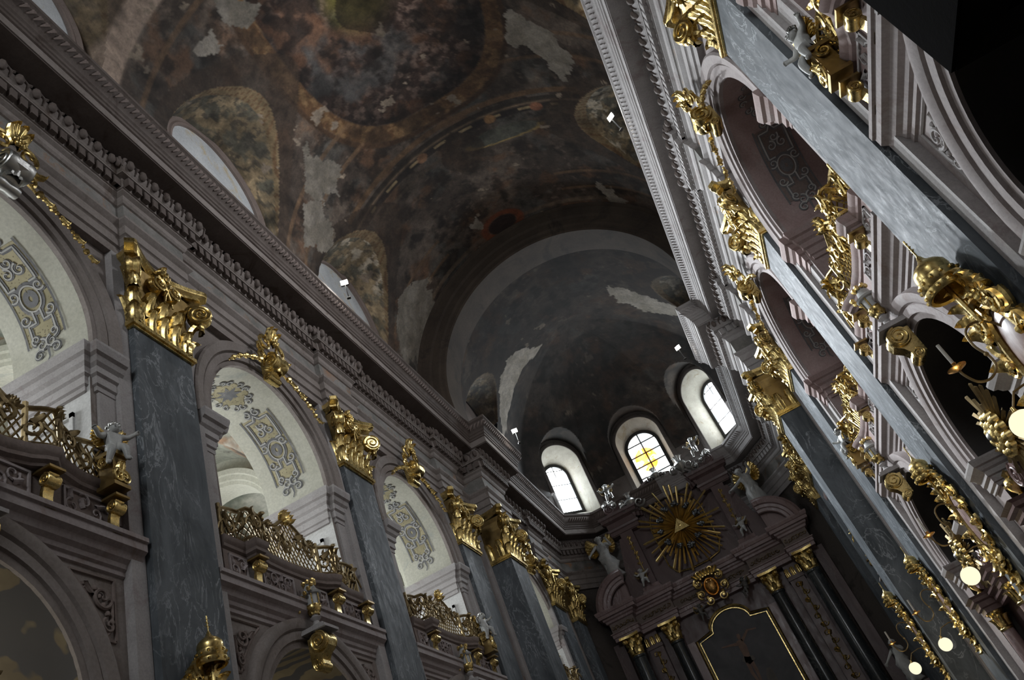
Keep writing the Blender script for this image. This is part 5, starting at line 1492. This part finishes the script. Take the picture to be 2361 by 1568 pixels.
# altarpiece with gilt frame
FO = [(-1.98, 7.0), (-1.98, 11.35), (-1.1, 11.5)] + [(1.1 * math.cos(a), 11.5 + .78 * math.sin(a)) for a in [PI - PI * i / 16 for i in range(1, 16)]] + [(1.1, 11.5), (1.98, 11.35), (1.98, 7.0)]
k = MB(); k.tube([A_(x, 43.5, z) for x, z in FO], .075, 6); k.tube([A_(x * .93, 43.52, z - .12) for x, z in FO], .04, 5)
apart(k, 'altarpiece_frame', 'gold', smooth=True)
pm, nt, b = new_mat('altarpiece'); v = coords(nt); col = ramp(nt, noise(nt, v, 1.1, 6, .6, .5), [(.35, (.022, .022, .026)), (.7, (.07, .065, .07))]); nt.links.new(col, b.inputs['Base Color']); b.inputs['Roughness'].default_value = .5; MAT['altarpiece'] = pm
stone('painted_skin', (.20, .13, .10), (.30, .20, .15), None, scale=4); stone('painted_cloth', (.12, .11, .10), (.2, .18, .16), None, scale=4); stone('painted_wood', (.05, .04, .035), (.08, .06, .05), None, scale=4)
k = MB(); k.prism(lambda x, y, z: A_(x, 43.58 + z, y), FO, 0, .06); pn = apart(k, 'altarpiece_painting', 'altarpiece')
k = MB(); sp = lambda x, z: A_(x, 43.555, z)
def limb(pts, ws, mb):
    L_, R2 = [], []
    for i, p in enumerate(pts):
        a = pts[max(0, i - 1)]; c = pts[min(len(pts) - 1, i + 1)]; dx, dz = c[0] - a[0], c[1] - a[1]; l = math.hypot(dx, dz)
        L_.append(sp(p[0] - dz / l * ws[i], p[1] + dx / l * ws[i])); R2.append(sp(p[0] + dz / l * ws[i], p[1] - dx / l * ws[i]))
    mb.grid([L_, R2])
limb([(-.98, 10.62), (-.6, 10.55), (-.2, 10.45)], [.03, .05, .08], k); limb([(.98, 10.75), (.55, 10.85), (.08, 10.5)], [.03, .05, .08], k)
limb([(-.05, 10.6), (-.02, 10.2), (-.05, 9.8), (-.1, 9.5)], [.14, .19, .15, .16], k); limb([(-.16, 9.5), (-.2, 9.0), (-.1, 8.5)], [.1, .08, .05], k); limb([(.02, 9.5), (.05, 9.0), (0, 8.5)], [.1, .08, .05], k)
limb([(0, 10.62), (.02, 10.75), (.04, 10.88)], [.06, .1, .06], k)
k.build('painted_figure', 'painted_skin', pn)
k = MB(); limb([(-.3, 9.75), (-.05, 9.55), (.25, 9.6)], [.12, .17, .1], k); k.build('painted_loincloth', 'painted_cloth', pn)
k = MB(); limb([(.5, 8.2), (.55, 8.6), (.6, 8.9)], [.25, .2, .1], k); k.build('painted_mourner', 'painted_cloth', pn)
# cartouche over the altarpiece
k = MB(); F = lambda x, y, z=0: A_(.02 + x, 42.85 - z, 13.3 + y)
for sg in (-1, 1):
    for (x, y, r_, fl, a0) in ((.55, .35, .26, 1, PI / 2), (.62, -.2, .24, -1, -PI / 2), (.35, -.65, .22, 1, 0), (.3, .8, .2, -1, PI)):
        spiral(k, lambda a, b2, z, x=x, y=y, sg=sg: F(sg * x + a, y + b2, .12 + z), r_, 1.5, .06, fl * sg, a0=a0 if sg > 0 else PI - a0)
        leaf(k, sub(F, sg * x, y, .1, -sg * (1.0 + y)), L=.36, W=.22, curl=.12, nu=5, nv=7)
for j in range(9): leaf(k, sub(F, (j - 4) * .12, .55, .22, -(j - 4) * .18), L=.4, W=.16, curl=.2, nu=4, nv=6)
for j in range(7): k.ball(F((j - 3) * .16, .55 - .02 * (j - 3) ** 2, .36), .07, 6, 4)
ct = apart(k, 'cartouche', 'gold', smooth=True)
k = MB(); k.lathe(lambda x, y, z: F(x * .8, y * 1.05, z), [(.001, .34), (.18, .32), (.32, .24), (.4, .1), (.44, .12), (.47, .05), (.42, 0)], 24); k.build('cartouche_shield', 'copper' if 'copper' in MAT else 'gold', ct, smooth=True)
# gilt oval ring behind the sunburst
OV = [(1.5 * math.cos(a), 17.4 + 1.5 * math.sin(a)) for a in [PI - PI * i / 18 for i in range(19)]]
OV = OV + [(1.5, 15.4), (1.2, 14.9), (.5, 14.75), (-.5, 14.75), (-1.2, 14.9), (-1.5, 15.4), (-1.5, 17.4)]
k = MB(); k.tube([A_(x, 43.42, z) for x, z in OV], .045, 6); apart(k, 'attic_ring', 'gold', smooth=True)
# sunburst
sb = empty('sunburst', (.05, 42.95, 16.85), 'large gilded sunburst with radiating blades and dark cloud heads on the altar attic', 'ornament')
def rays(mb, n, rmin, rmax, w, dep, F, seed=3, asp=1.0):
    rg = random.Random(seed)
    for i in range(n):
        a = 2 * PI * i / n + rg.uniform(-.03, .03)
        L = rmin + (rmax - rmin) * rg.random(); 
        if i % 3 == 0: L = rmax * rg.uniform(.92, 1.0)
        ww = w * rg.uniform(.7, 1.2)
        r0 = .18 if i % 2 else .3
        ca, sa = math.cos(a), math.sin(a)
        def q(r, t, z): return F((r * ca - t * sa), (r * sa + t * ca) * asp, z)
        mb.add([q(r0, 0, dep), q(r0, -ww * .5, 0), q(r0, ww * .5, 0), q(L * .97, -ww * .8, 0), q(L * .97, ww * .8, 0), q(L, 0, dep * .6), q(L * .97, 0, dep)],
               [(0, 1, 3, 6), (0, 6, 4, 2), (1, 2, 4, 3), (3, 5, 6), (6, 5, 4), (3, 4, 5), (0, 2, 1)])
F = lambda x, y, z=0: V((x, -z, y))
k = MB(); rays(k, 42, 1.5, 2.4, .075, .06, F, 3, 1.08); rays(k, 28, .8, 1.6, .085, .12, lambda x, y, z=0: F(x, y, z + .08), 8, 1.05)
k.build('rays', 'gold_ray', sb) if 'gold_ray' in MAT else k.build('rays', 'gold', sb)
k = MB(); tri = [(.0, .42), (-.44, -.26), (.44, -.26)]
k.prism(lambda x, y, z: F(x, y, z), tri, .15, .24); k.lathe(lambda x, y, z: F(x, y * .7, .24 + z), [(.001, .03), (.08, .02), (.1, 0)], 12); k.build('triangle', 'gold', sb)
rg = random.Random(5)
for j in range(11):
    k = MB(); a = 2 * PI * j / 11 + .2; r_ = 1.0 + .12 * rg.random(); cx_, cy_ = r_ * math.cos(a), r_ * 1.1 * math.sin(a)
    k.ball(F(cx_, cy_, .2), .13, 8, 6)
    for q in range(7): k.ball(F(cx_ + rg.uniform(-.15, .15), cy_ + rg.uniform(-.12, .12), .17 + rg.uniform(0, .08)), rg.uniform(.06, .11), 7, 5)
    for e in (-1, 1): leaf(k, sub(F, cx_, cy_, .18, e * 1.3), L=.24, W=.12, curl=.06, nu=4, nv=5)
    k.build('cloud_head', 'silver_dark', sb, smooth=True)

# statues of the altar
stand = dict(sh_l=(0, .11, .79), el_l=(.08, .2, .70), ha_l=(.16, .14, .80), el_r=(.04, -.22, .70), ha_r=(.10, -.3, .62))
rob = dict(path=[(0, 0, .80), (0, .01, .72), (.01, 0, .62), (.03, -.02, .52), (.05, .0, .42), (.03, .05, .30), (.04, .03, .18), (.02, .05, .06), (.0, .02, .03)], r=[.08, .105, .09, .125, .12, .135, .12, .15, .05], mat='statue_silver')
an = figure('angel_statue', stand, 2.6, label='white robed angel with gilded wings standing left of the altar attic', drape=rob, wings='gold', hair='statue_silver')
place(an, -4.3, 42.6, 15.75, rz=-PI / 2 + .3)
lean = dict(pelvis=(0, 0, .45), waist=(.03, 0, .56), chest=(.09, 0, .67), neck=(.16, 0, .76), head=(.22, 0, .82), crown=(.26, 0, .88), sh_l=(.09, .11, .73), el_l=(.2, .24, .74), ha_l=(.33, .3, .80), sh_r=(.09, -.11, .73), el_r=(.1, -.25, .68), ha_r=(.2, -.34, .62), kn_l=(.2, .08, .36), an_l=(.1, .09, .12), kn_r=(.1, -.08, .25))
an = figure('angel_statue', lean, 2.55, label='white leaning angel with gilded wings right of the altar attic', drape=dict(path=[(.1, 0, .70), (.05, 0, .60), (.02, 0, .50), (.06, .01, .38), (.06, .02, .22), (.04, .02, .05)], r=[.09, .10, .11, .14, .15, .17], mat='statue_silver'), wings='gold', hair='statue_silver')
place(an, 4.35, 42.6, 15.6, rz=-PI / 2 - .5)
PUT = 'putti on the altar'
for (x, y, z, h_, rz, lb, m) in ((-2.75, 42.75, 19.85, 1.2, -1.3, 'small silver putto on top of the left attic scroll of the altar', 'silver'),
                       (2.75, 42.75, 19.9, 1.25, -1.9, 'small silver putto on top of the right attic scroll of the altar', 'silver'),
                       (-2.95, 42.55, 14.75, 1.05, -1.2, 'small winged putto at the foot of the left attic pilaster', 'statue_silver'), (2.9, 42.55, 14.8, 1.05, -1.9, 'small winged putto at the foot of the right attic pilaster', 'statue_silver'),
                       (-1.05, 42.7, 11.95, .95, -1.0, 'dark putto hovering left of the altarpiece cartouche', 'statue_dark'), (1.55, 42.7, 12.1, 1.05, -2.3, 'dark putto hovering right of the altarpiece cartouche', 'statue_dark')):
    o = figure('putto', sit, h_, mat=m if m in MAT else 'silver', chubby=1.6, label=lb, cat='statue', group=PUT, wings='gold_dull', hair=m if m in MAT else 'silver')
    place(o, x, y, z - .1, rz=rz)
for (x, z, sc_, lb) in ((1.6, 19.55, 1.5, 'silver flaming vase on the right shoulder of the altar arch'), (-1.8, 18.95, 1.5, 'silver flaming vase on the left shoulder of the altar arch'), (.1, 19.85, 1.1, 'dark leafy finial at the top of the altar arch')):
    o = empty('vase_finial', (x, 43.0, z), lb, 'vase', 'vases crowning the altar arch')
    k = MB(); k.lathe(lambda a, b2, c: V((a, b2, c)), [(.001, -.12), (.16, -.1), (.07, 0), (.2, .14), (.26, .28), (.2, .38), (.12, .42)], 14); k.build('bowl', 'silver', o, smooth=True)
    k = MB()
    for j in range(8): leaf(k, lambda a, b2, c, j=j: V(((.06 + c) * math.cos(j * .8) - a * math.sin(j * .8), (.06 + c) * math.sin(j * .8) + a * math.cos(j * .8), .36 + b2)), L=.34, W=.16, curl=.14, nu=4, nv=6)
    for sg in (-1, 1): spiral(k, lambda a, b2, c, sg=sg: V((sg * .3 + a, -c - .1, .12 + b2)), .2, 1.4, .045, sg)
    k.build('foliage', 'silver', o, smooth=True); o.scale = (sc_,) * 3
# ------------------------------------------------------------------ gilt epitaphs, candle arms and globe lamps on the pilasters
EG = 'gilt epitaphs on the pilasters'
def make_epitaph():
    root = empty('gilt_epitaph', (0, 0, 0), '', 'ornament', EG)
    F = lambda a, b, c=0.0: V((c, a, b))      # a along the wall, b up (0 = top of the tiara), c out
    k = MB(); k.lathe(lambda x, y, z: V((.26 + x, y, z)), [(.235, -.52), (.25, -.5), (.25, -.42), (.215, -.40), (.235, -.36), (.235, -.28), (.2, -.26), (.21, -.2), (.2, -.14), (.15, -.08), (.08, -.03), (.05, 0), (.03, .05), (.012, .08), (.012, .34)], 18)
    k.lathe(lambda x, y, z: V((.26 + x, y, z)), [(.235, -.52), (.2, -.50), (.19, -.3), (.001, -.28)], 18)
    for z in (.16, .22, .28): k.tube([(.26, -.05 + (z - .16) * .2, z), (.26, .05 - (z - .16) * .2, z)], .012, 4)
    for j in range(12): k.ball((.26 + .25 * math.cos(j * PI / 6), .25 * math.sin(j * PI / 6), -.46), .03, 5, 3); k.ball((.26 + .24 * math.cos(j * PI / 6), .24 * math.sin(j * PI / 6), -.32), .028, 5, 3)
    k.build('tiara', 'gold', root, smooth=True, ang=40)
    k = MB(); k.tube([(.26, 0, -.3), (.24, .02, -1.0)], .028, 6); k.tube([(.1, -.2, -.62), (.2, .12, -1.05)], .03, 6); k.build('crossed_staves', 'gold', root, smooth=True)
    k = MB(); k.lathe(lambda x, y, z: F(x * .36, -1.62 + y * .72, .06 + z * .5), [(.001, .16), (.5, .14), (.85, .07), (1.0, 0)], 26); k.build('oval_field', 'marble_rose', root, smooth=True)
    rg = random.Random(11)
    k = MB(); k.tube([F(.38 * math.cos(a), -1.62 + .75 * math.sin(a), .1) for a in [2 * PI * i / 28 for i in range(29)]], .045, 6); k.build('oval_frame', 'gold', root, smooth=True)
    for part, rngs in (('scroll_border', range(0, 16)),):
        k = MB()
        for j in rngs:
            a = 2 * PI * j / 16 + .2; x, y = .52 * math.cos(a), -1.62 + .95 * math.sin(a)
            spiral(k, sub(F, x, y, .1, a), .17 + .05 * rg.random(), 1.4, .042, 1 if j % 2 else -1, a0=rg.uniform(-1, 1), n=18, sides=5)
            leaf(k, sub(F, x * .9, y, .12, a - PI / 2 + rg.uniform(-.5, .5)), L=.34, W=.2, curl=.14, nu=5, nv=7)
            k.ball(F(x * .8, y * 1.0 + .02, .16), .055, 6, 4)
        k.build(part, 'gold', root, smooth=True)
    k = MB(); k.tube([F(-.3, -.8, .12), F(0, -.74, .16), F(.3, -.8, .12)], .05, 6)
    for sg in (-1, 1):
        for q in range(4):
            spiral(k, lambda x, y, z, q=q, sg=sg: F(sg * (.2 + .06 * q) + x, -.72 - .1 * q + y, .14 + z), .12, 1.4, .035, sg * (1 if q % 2 else -1), n=16, sides=5)
            leaf(k, sub(F, sg * (.18 + .08 * q), -.62 - .08 * q, .14, -sg * (.5 + .3 * q)), L=.3, W=.16, curl=.12, nu=5, nv=7)
    k.build('crest', 'gold', root, smooth=True)
    k = MB()
    for q in range(6):
        leaf(k, sub(F, (q % 2 - .5) * .16, -2.5 - q * .13, .06, PI + (q % 2 - .5) * .8), L=.34, W=.2, curl=.12, nu=5, nv=7); k.ball(F(0, -2.55 - q * .14, .1), .07 - .006 * q, 6, 4)
    k.build('leaf_drop', 'gold', root, smooth=True)
    return root
def make_sconce():
    root = empty('candle_sconce', (0, 0, 0), '', 'sconce', 'candle sconces on the pilasters')
    pts = [(.06, .1), (.2, .36), (.38, .47), (.54, .40), (.58, .18), (.52, -.05), (.55, -.22), (.70, -.32), (.85, -.28), (.93, -.12), (.94, .0)]
    k = MB(); sm = []
    for i in range(len(pts) - 1):
        p0, p1, p2, p3 = [V(pts[min(max(j, 0), len(pts) - 1)]) for j in (i - 1, i, i + 1, i + 2)]
        for j in range(5):
            t = j / 5; sm.append(.5 * ((2 * p1) + (p2 - p0) * t + (2 * p0 - 5 * p1 + 4 * p2 - p3) * t * t + (3 * p1 - p0 - 3 * p2 + p3) * t ** 3))
    k.tube([(p.x, 0, p.y) for p in sm], .018, 6); k.ball((.53, 0, .0), .035, 6, 4); k.build('arm', 'gold_dull', root, smooth=True)
    k = MB(); k.lathe(lambda x, y, z: V((.94 + x, y, z)), [(.001, -.04), (.04, -.03), (.13, .01), (.135, .02), (.03, .02), (.028, .08), (.035, .09)], 18); k.build('drip_pan', 'copper', root, smooth=True)
    k = MB(); k.tube([(.94, 0, .06), (.94, 0, .42)], .026, 8); k.build('candle', 'wax', root, smooth=True)
    return root
def make_globe():
    root = empty('globe_lamp', (0, 0, 0), '', 'lamp', 'white globe lamps on the right wall')
    k = MB(); k.tube([(0, 0, .28), (.1, 0, .42), (.3, 0, .46), (.55, 0, .42), (.68, 0, .25), (.70, 0, .2)], .016, 6); k.build('arm', 'gold_dull', root, smooth=True)
    k = MB(); k.lathe(lambda x, y, z: V((.70 + x, y, z)), [(.02, .26), (.03, .2), (.09, .16), (.09, .14)], 14); k.build('cap', 'gold', root, smooth=True)
    k = MB(); k.ball((.70, 0, 0), .185, 20, 14); k.build('globe', 'globe_glow', root, smooth=True)
    return root
ep, scn, gl = make_epitaph(), make_sconce(), make_globe()
epl = [(1, 11.0, AP, 7.35, 1.25, 'large gilt epitaph with beehive crown on the nearest marble pilaster of the right wall'), (1, 18.9, AP, 7.25, 1.0, 'gilt epitaph with crown and oval pink field, second along the right wall'),
       (1, 26.9, AP, 7.2, .92, 'slim gilt epitaph on the marble pilaster just before the right crossing pier'), (1, 30.2, 5.79, 7.2, .92, 'gilt epitaph on the projecting right crossing pier, beside two globe lamps'),
       (-1, 11.0, AP, 7.45, 1.0, 'gilt beehive-crowned epitaph at the bottom edge on the nearest left pilaster')]
f_ = True
for i, (s, y, a, z, sc__, lb) in enumerate(epl):
    o = ep if f_ else copy_tree(ep); place(o, s * (a - .0), y, z, rz=0 if s < 0 else PI); o['label'] = lb; o.scale = (sc__, sc__, sc__)
    if s > 0:
        c_ = scn if i == 0 else copy_tree(scn); place(c_, a + .0, y, 5.69, rz=PI); c_['label'] = 'curved brass candle arm with one white candle, ' + ('nearest, against the black arch', 'second, before the slim pale arch jamb', 'third, against dark slate marble', 'farthest, on the right crossing pier')[i]
        g_ = gl if i == 0 else copy_tree(gl); place(g_, a - .05, y, 4.66 if i < 3 else 4.8, rz=PI); g_['label'] = ('glowing globe lamp cut by the right photo edge', 'large glowing white globe lamp below the second gilt epitaph', 'glowing white globe lamp above the lowest one', 'smallest glowing white globe lamp, lowest in the photo')[i]
    f_ = False
for y, z, a in ((11.0, 4.66, 5.75), (18.9, 4.66, 5.75), (26.9, 4.7, 5.75), (30.2, 4.8, 5.0)):
    l = bpy.data.lights.new('globe_light', 'POINT'); l.energy = 22; l.color = (1, .8, .5); l.shadow_soft_size = .2
    o = bpy.data.objects.new('globe_light', l); COL.objects.link(o); o.location = (a - .3, y, z)

# ------------------------------------------------------------------ side altars in the lower arches
def make_side_altar(fl=1):
    root = empty('side_altar', (0, 0, 0), '', 'altar', 'side altars in the lower arches')
    F = lambda a, b, c=0.0: V((c, a, b))
    k = MB()
    for e in (-1, 1): k.box(-.5, .25, e * 1.6 - .25, e * 1.6 + .25, 0, 1.5)
    k.box(-.6, -.35, -1.85, 1.85, 0, 4.9); k.build('retable', 'marble_purple', root)
    for e in (-1, 1):
        k = MB(); k.lathe(lambda x, y, z, e=e: V((x, e * 1.6 + y, z)), [(.2, 1.5), (.17, 1.65), (.17, 3), (.15, 4.1)], 18); c_ = k.build('column', 'marble_rose', root, smooth=True)
        k = MB(); k.lathe(lambda x, y, z, e=e: V((x, e * 1.6 + y, z)), [(.16, 4.1), (.18, 4.15), (.15, 4.2), (.17, 4.5), (.24, 4.56), (.24, 4.62)], 16)
        for j in range(8): leaf(k, lambda x, y, z, j=j, e=e: V(((.15 + z) * math.cos(j * PI / 4) - x * math.sin(j * PI / 4), e * 1.6 + (.15 + z) * math.sin(j * PI / 4) + x * math.cos(j * PI / 4), 4.18 + y)), L=.34, W=.15, curl=.13, nu=4, nv=6)
        k.build('column_capital', 'gold', c_, smooth=True)
        k = MB(); k.lathe(lambda x, y, z, e=e: V((x, e * 1.6 + y, z)), [(.001, 5.08), (.14, 5.1), (.05, 5.18), (.13, 5.28), (.17, 5.38), (.13, 5.48), (.06, 5.52), (.09, 5.6), (.001, 5.68)], 16)
        for j in range(10): k.ball((.15 * math.cos(j), e * 1.6 + .15 * math.sin(j), 5.38), .045, 5, 3)
        k.build('urn', 'gold', root, smooth=True)
    k = MB(); pth = [(-.5, -1.95), (.3, -1.95), (.3, -1.25), (-.1, -1.25), (-.1, 1.25), (.3, 1.25), (.3, 1.95), (-.5, 1.95)]
    sweep(k, pth, [(-.5, 4.6), (-.06, 4.6), (-.06, 4.72), (0, 4.75), (0, 4.88), (.08, 4.92), (.08, 5.0), (.14, 5.06), (-.5, 5.08)], side=1); k.build('entablature', 'marble_purple', root)
    for e in (-1, 1):
        k = MB(); volute(k, lambda x, y, z, e=e: V((-.1 + z, e * 1.0 + x, 5.35 + y)), .26, .3, e); k.build('pediment_scroll', 'marble_rose', root, smooth=True)
    k = MB(); Fq = lambda x, y, z=0: F(x, 5.85 + y, .05 + z); rays(k, 30, .55, 1.0, .05, .05, Fq, 4); k.build('rays', 'gold_dull', root)
    rg = random.Random(9)
    k = MB(); k.ball(Fq(0, 0, .08), .2, 10, 8)
    for j in range(12):
        a = j * PI / 6; k.ball(Fq(.34 * math.cos(a), .34 * math.sin(a), .08), .12, 7, 5); k.ball(Fq(.2 * math.cos(a + .3), .2 * math.sin(a + .3), .14), .09, 6, 4)
    k.build('cloud_wreath', 'gold', root, smooth=True)
    k = MB(); k.ball(Fq(0, .02, .2), .1, 10, 8); k.build('dove', 'silver', root, smooth=True)
    return root
sa = make_side_altar(); f_ = True
for s, yc, lb in ((1, BAYS[1], 'side altar with spiky gilt sunburst at the right edge, in the nearest black lower arch'), (1, BAYS[2], 'side altar with small gilt sunburst beside the large globe lamp'), (-1, BAYS[0] - .1, 'dark side altar with gold rays at the bottom left corner')):
    o = sa if f_ else copy_tree(sa); f_ = False; place(o, s * (AW + .12), yc + .1, 0 if s > 0 else .25, rz=0 if s < 0 else PI); o['label'] = lb

# ------------------------------------------------------------------ flood lamps on the cornice
def make_flood():
    root = empty('floodlight', (0, 0, 0), '', 'lamp', 'small floodlights on the cornice')
    k = MB(); k.tube([(-.15, 0, -.6), (0, 0, -.12)], .02, 5); k.box(-.2, -.1, -.06, .06, -.62, -.58); k.build('bracket', 'iron_black', root)
    k = MB(); k.box(-.10, -.03, -.13, .13, -.11, .11); k.build('housing', 'iron_black', root)
    k = MB(); k.box(-.028, -.015, -.11, .11, -.09, .09); k.build('lamp_glass', 'flood_glow', root)
    return root
fd = make_flood(); f_ = True
for x, y, z, rz, lb, en in ((-5.0, 18.4, 20.5, -1.2, 'bright floodlight on the left cornice under a painted lunette', 60), (5.0, 18.0, 20.5, -1.9 - .3, 'bright floodlight just inside the right cornice near the top', 60),
                    (-4.1, 31.3, 20.1, -1.3, 'small floodlight on a thin arm past the left cornice step', 25), (4.05, 31.7, 20.1, -1.9, 'small floodlight beside the right apse window, past the cornice step', 25)):
    o = fd if f_ else copy_tree(fd); f_ = False; place(o, x, y, z, rz=rz); o['label'] = lb; o['kind_of_light'] = 'flood'
    l = bpy.data.lights.new('flood_light', 'POINT'); l.energy = en; l.color = (1, .97, .9); l.shadow_soft_size = .08
    q = bpy.data.objects.new('flood_light', l); COL.objects.link(q); q.location = (x + math.cos(rz) * .12, y + math.sin(rz) * .12, z + .02)

# ------------------------------------------------------------------ dark shape of unknown kind close to the viewer, right, built as a canopy
cn = empty('dark_canopy', (5.4, 2.4, 0), 'black unidentified canopy-like shape filling the upper right corner of the photo', 'canopy')
k = MB(); k.box(-1.1, .98, -1.6, 1.7, 4.76, 12.5); k.build('canopy_body', 'canopy_black', cn)
k = MB(); sweep(k, [(.98, -1.6), (-1.1, -1.6), (-1.1, 1.7), (.98, 1.7)], [(-.3, 4.72), (-.02, 4.74), (-.02, 4.8), (.0, 4.9), (-.05, 4.9)], side=-1); k.build('lower_moulding', 'canopy_black', cn)
# pale seated saint statues low beside the altar
for x, y, z, h_, rz, lb in ((5.75, 39.0, 5.2, 1.9, -2.2, 'pale weathered saint statue beside the altar on the right, near the lowest globe lamp'),):
    o = figure('saint_statue', stand, h_, mat='statue_silver', label=lb, wings=None, hair='statue_silver', drape=rob); place(o, x, y, z, rz=rz)
    k = MB(); k.box(x - .4, x + .45, y - .4, y + .4, 0, z); pdo = k.build('statue_plinth', 'marble_purple'); tag(pdo, 'tall dark marble plinth under the pale saint statue', 'plinth')
EXPOSURE = 0.0
def area(name, loc, tgt, sx, sy, power, col=(1, 1, 1), spread=180):
    l = bpy.data.lights.new(name, 'AREA'); l.shape = 'RECTANGLE'; l.size = sx; l.size_y = sy; l.energy = power; l.color = col; l.spread = math.radians(spread)
    o = bpy.data.objects.new(name, l); COL.objects.link(o); o.location = loc
    o.rotation_euler = (V(tgt) - V(loc)).to_track_quat('-Z', 'Y').to_euler()
    return o
area('west_fill', (0, -7.6, 18.5), (0, 12, 9), 5, 5, 800, (.95, .97, 1))  # broad fill added behind the camera, from an unseen window
area('daylight_apse_window', (0, 44.0, 22.2), (1, 30, 16), 1.6, 2.6, 420, (.85, .93, 1))
area('daylight_apse_window', (-5.2, 42.7, 22), (6, 20, 12), 1.2, 2.4, 420, (.85, .93, 1))
area('daylight_apse_window', (5.2, 42.7, 22), (-2, 30, 14), 1.2, 2.4, 200, (.85, .93, 1))
area('daylight_choir_clerestory', (-6.5, 36.2, 22.6), (7, 19, 7), 1.4, 2.6, 1700, (.90, .95, 1), 80)
area('nave_fill', (-6.7, 23.1, 22.6), (7, 15, 8), 1.6, 2.6, 900, (.90, .95, 1), 85)  # fill added at a blind lunette to brighten the right wall
area('nave_fill', (6.7, 15, 22.5), (-7, 17, 21), 3, 2, 330, (.95, .96, 1), 110)  # unseen fill added to brighten the left lunettes and vault
for yc, pw in ((7.6, 260), (15.4, 240), (23.2, 220), (34.4, 200)):
    area('daylight_gallery_window', (-13.0, yc, 12.2), (-6, yc, 11.8), 1.6, 2.8, pw, (.95, .98, 1))

for yc, pw in ((7.0, 260), (15.0, 120)):
    area('aisle_fill', (-12.9, yc - 1, 5.0), (-8, yc + .5, 8.5), 1.4, 2.0, pw, (1, .95, .85))  # fill added to lift the dark left aisle; no window is built here
# ------------------------------------------------------------------ render settings
sc_ = bpy.context.scene
sc_.view_settings.view_transform = 'Standard'
sc_.view_settings.look = 'None'
sc_.view_settings.gamma = 1
sc_.view_settings.exposure = EXPOSURE
sc_.view_settings.use_curve_mapping = False
sc_.cycles.max_bounces = 6
sc_.cycles.adaptive_threshold = .025
sc_.cycles.diffuse_bounces = 3
sc_.cycles.glossy_bounces = 3
sc_.cycles.sample_clamp_indirect = 4
sc_.cycles.caustics_reflective = False
sc_.cycles.caustics_refractive = False
w = bpy.data.worlds.new('world'); sc_.world = w; w.use_nodes = True
w.node_tree.nodes['Background'].inputs[0].default_value = (.6, .7, .8, 1)
w.node_tree.nodes['Background'].inputs[1].default_value = .05

for o in bpy.data.objects:
    if o.get('label') and len(o['label'].split()) > 16: print('LONG', o.name, o['label'])
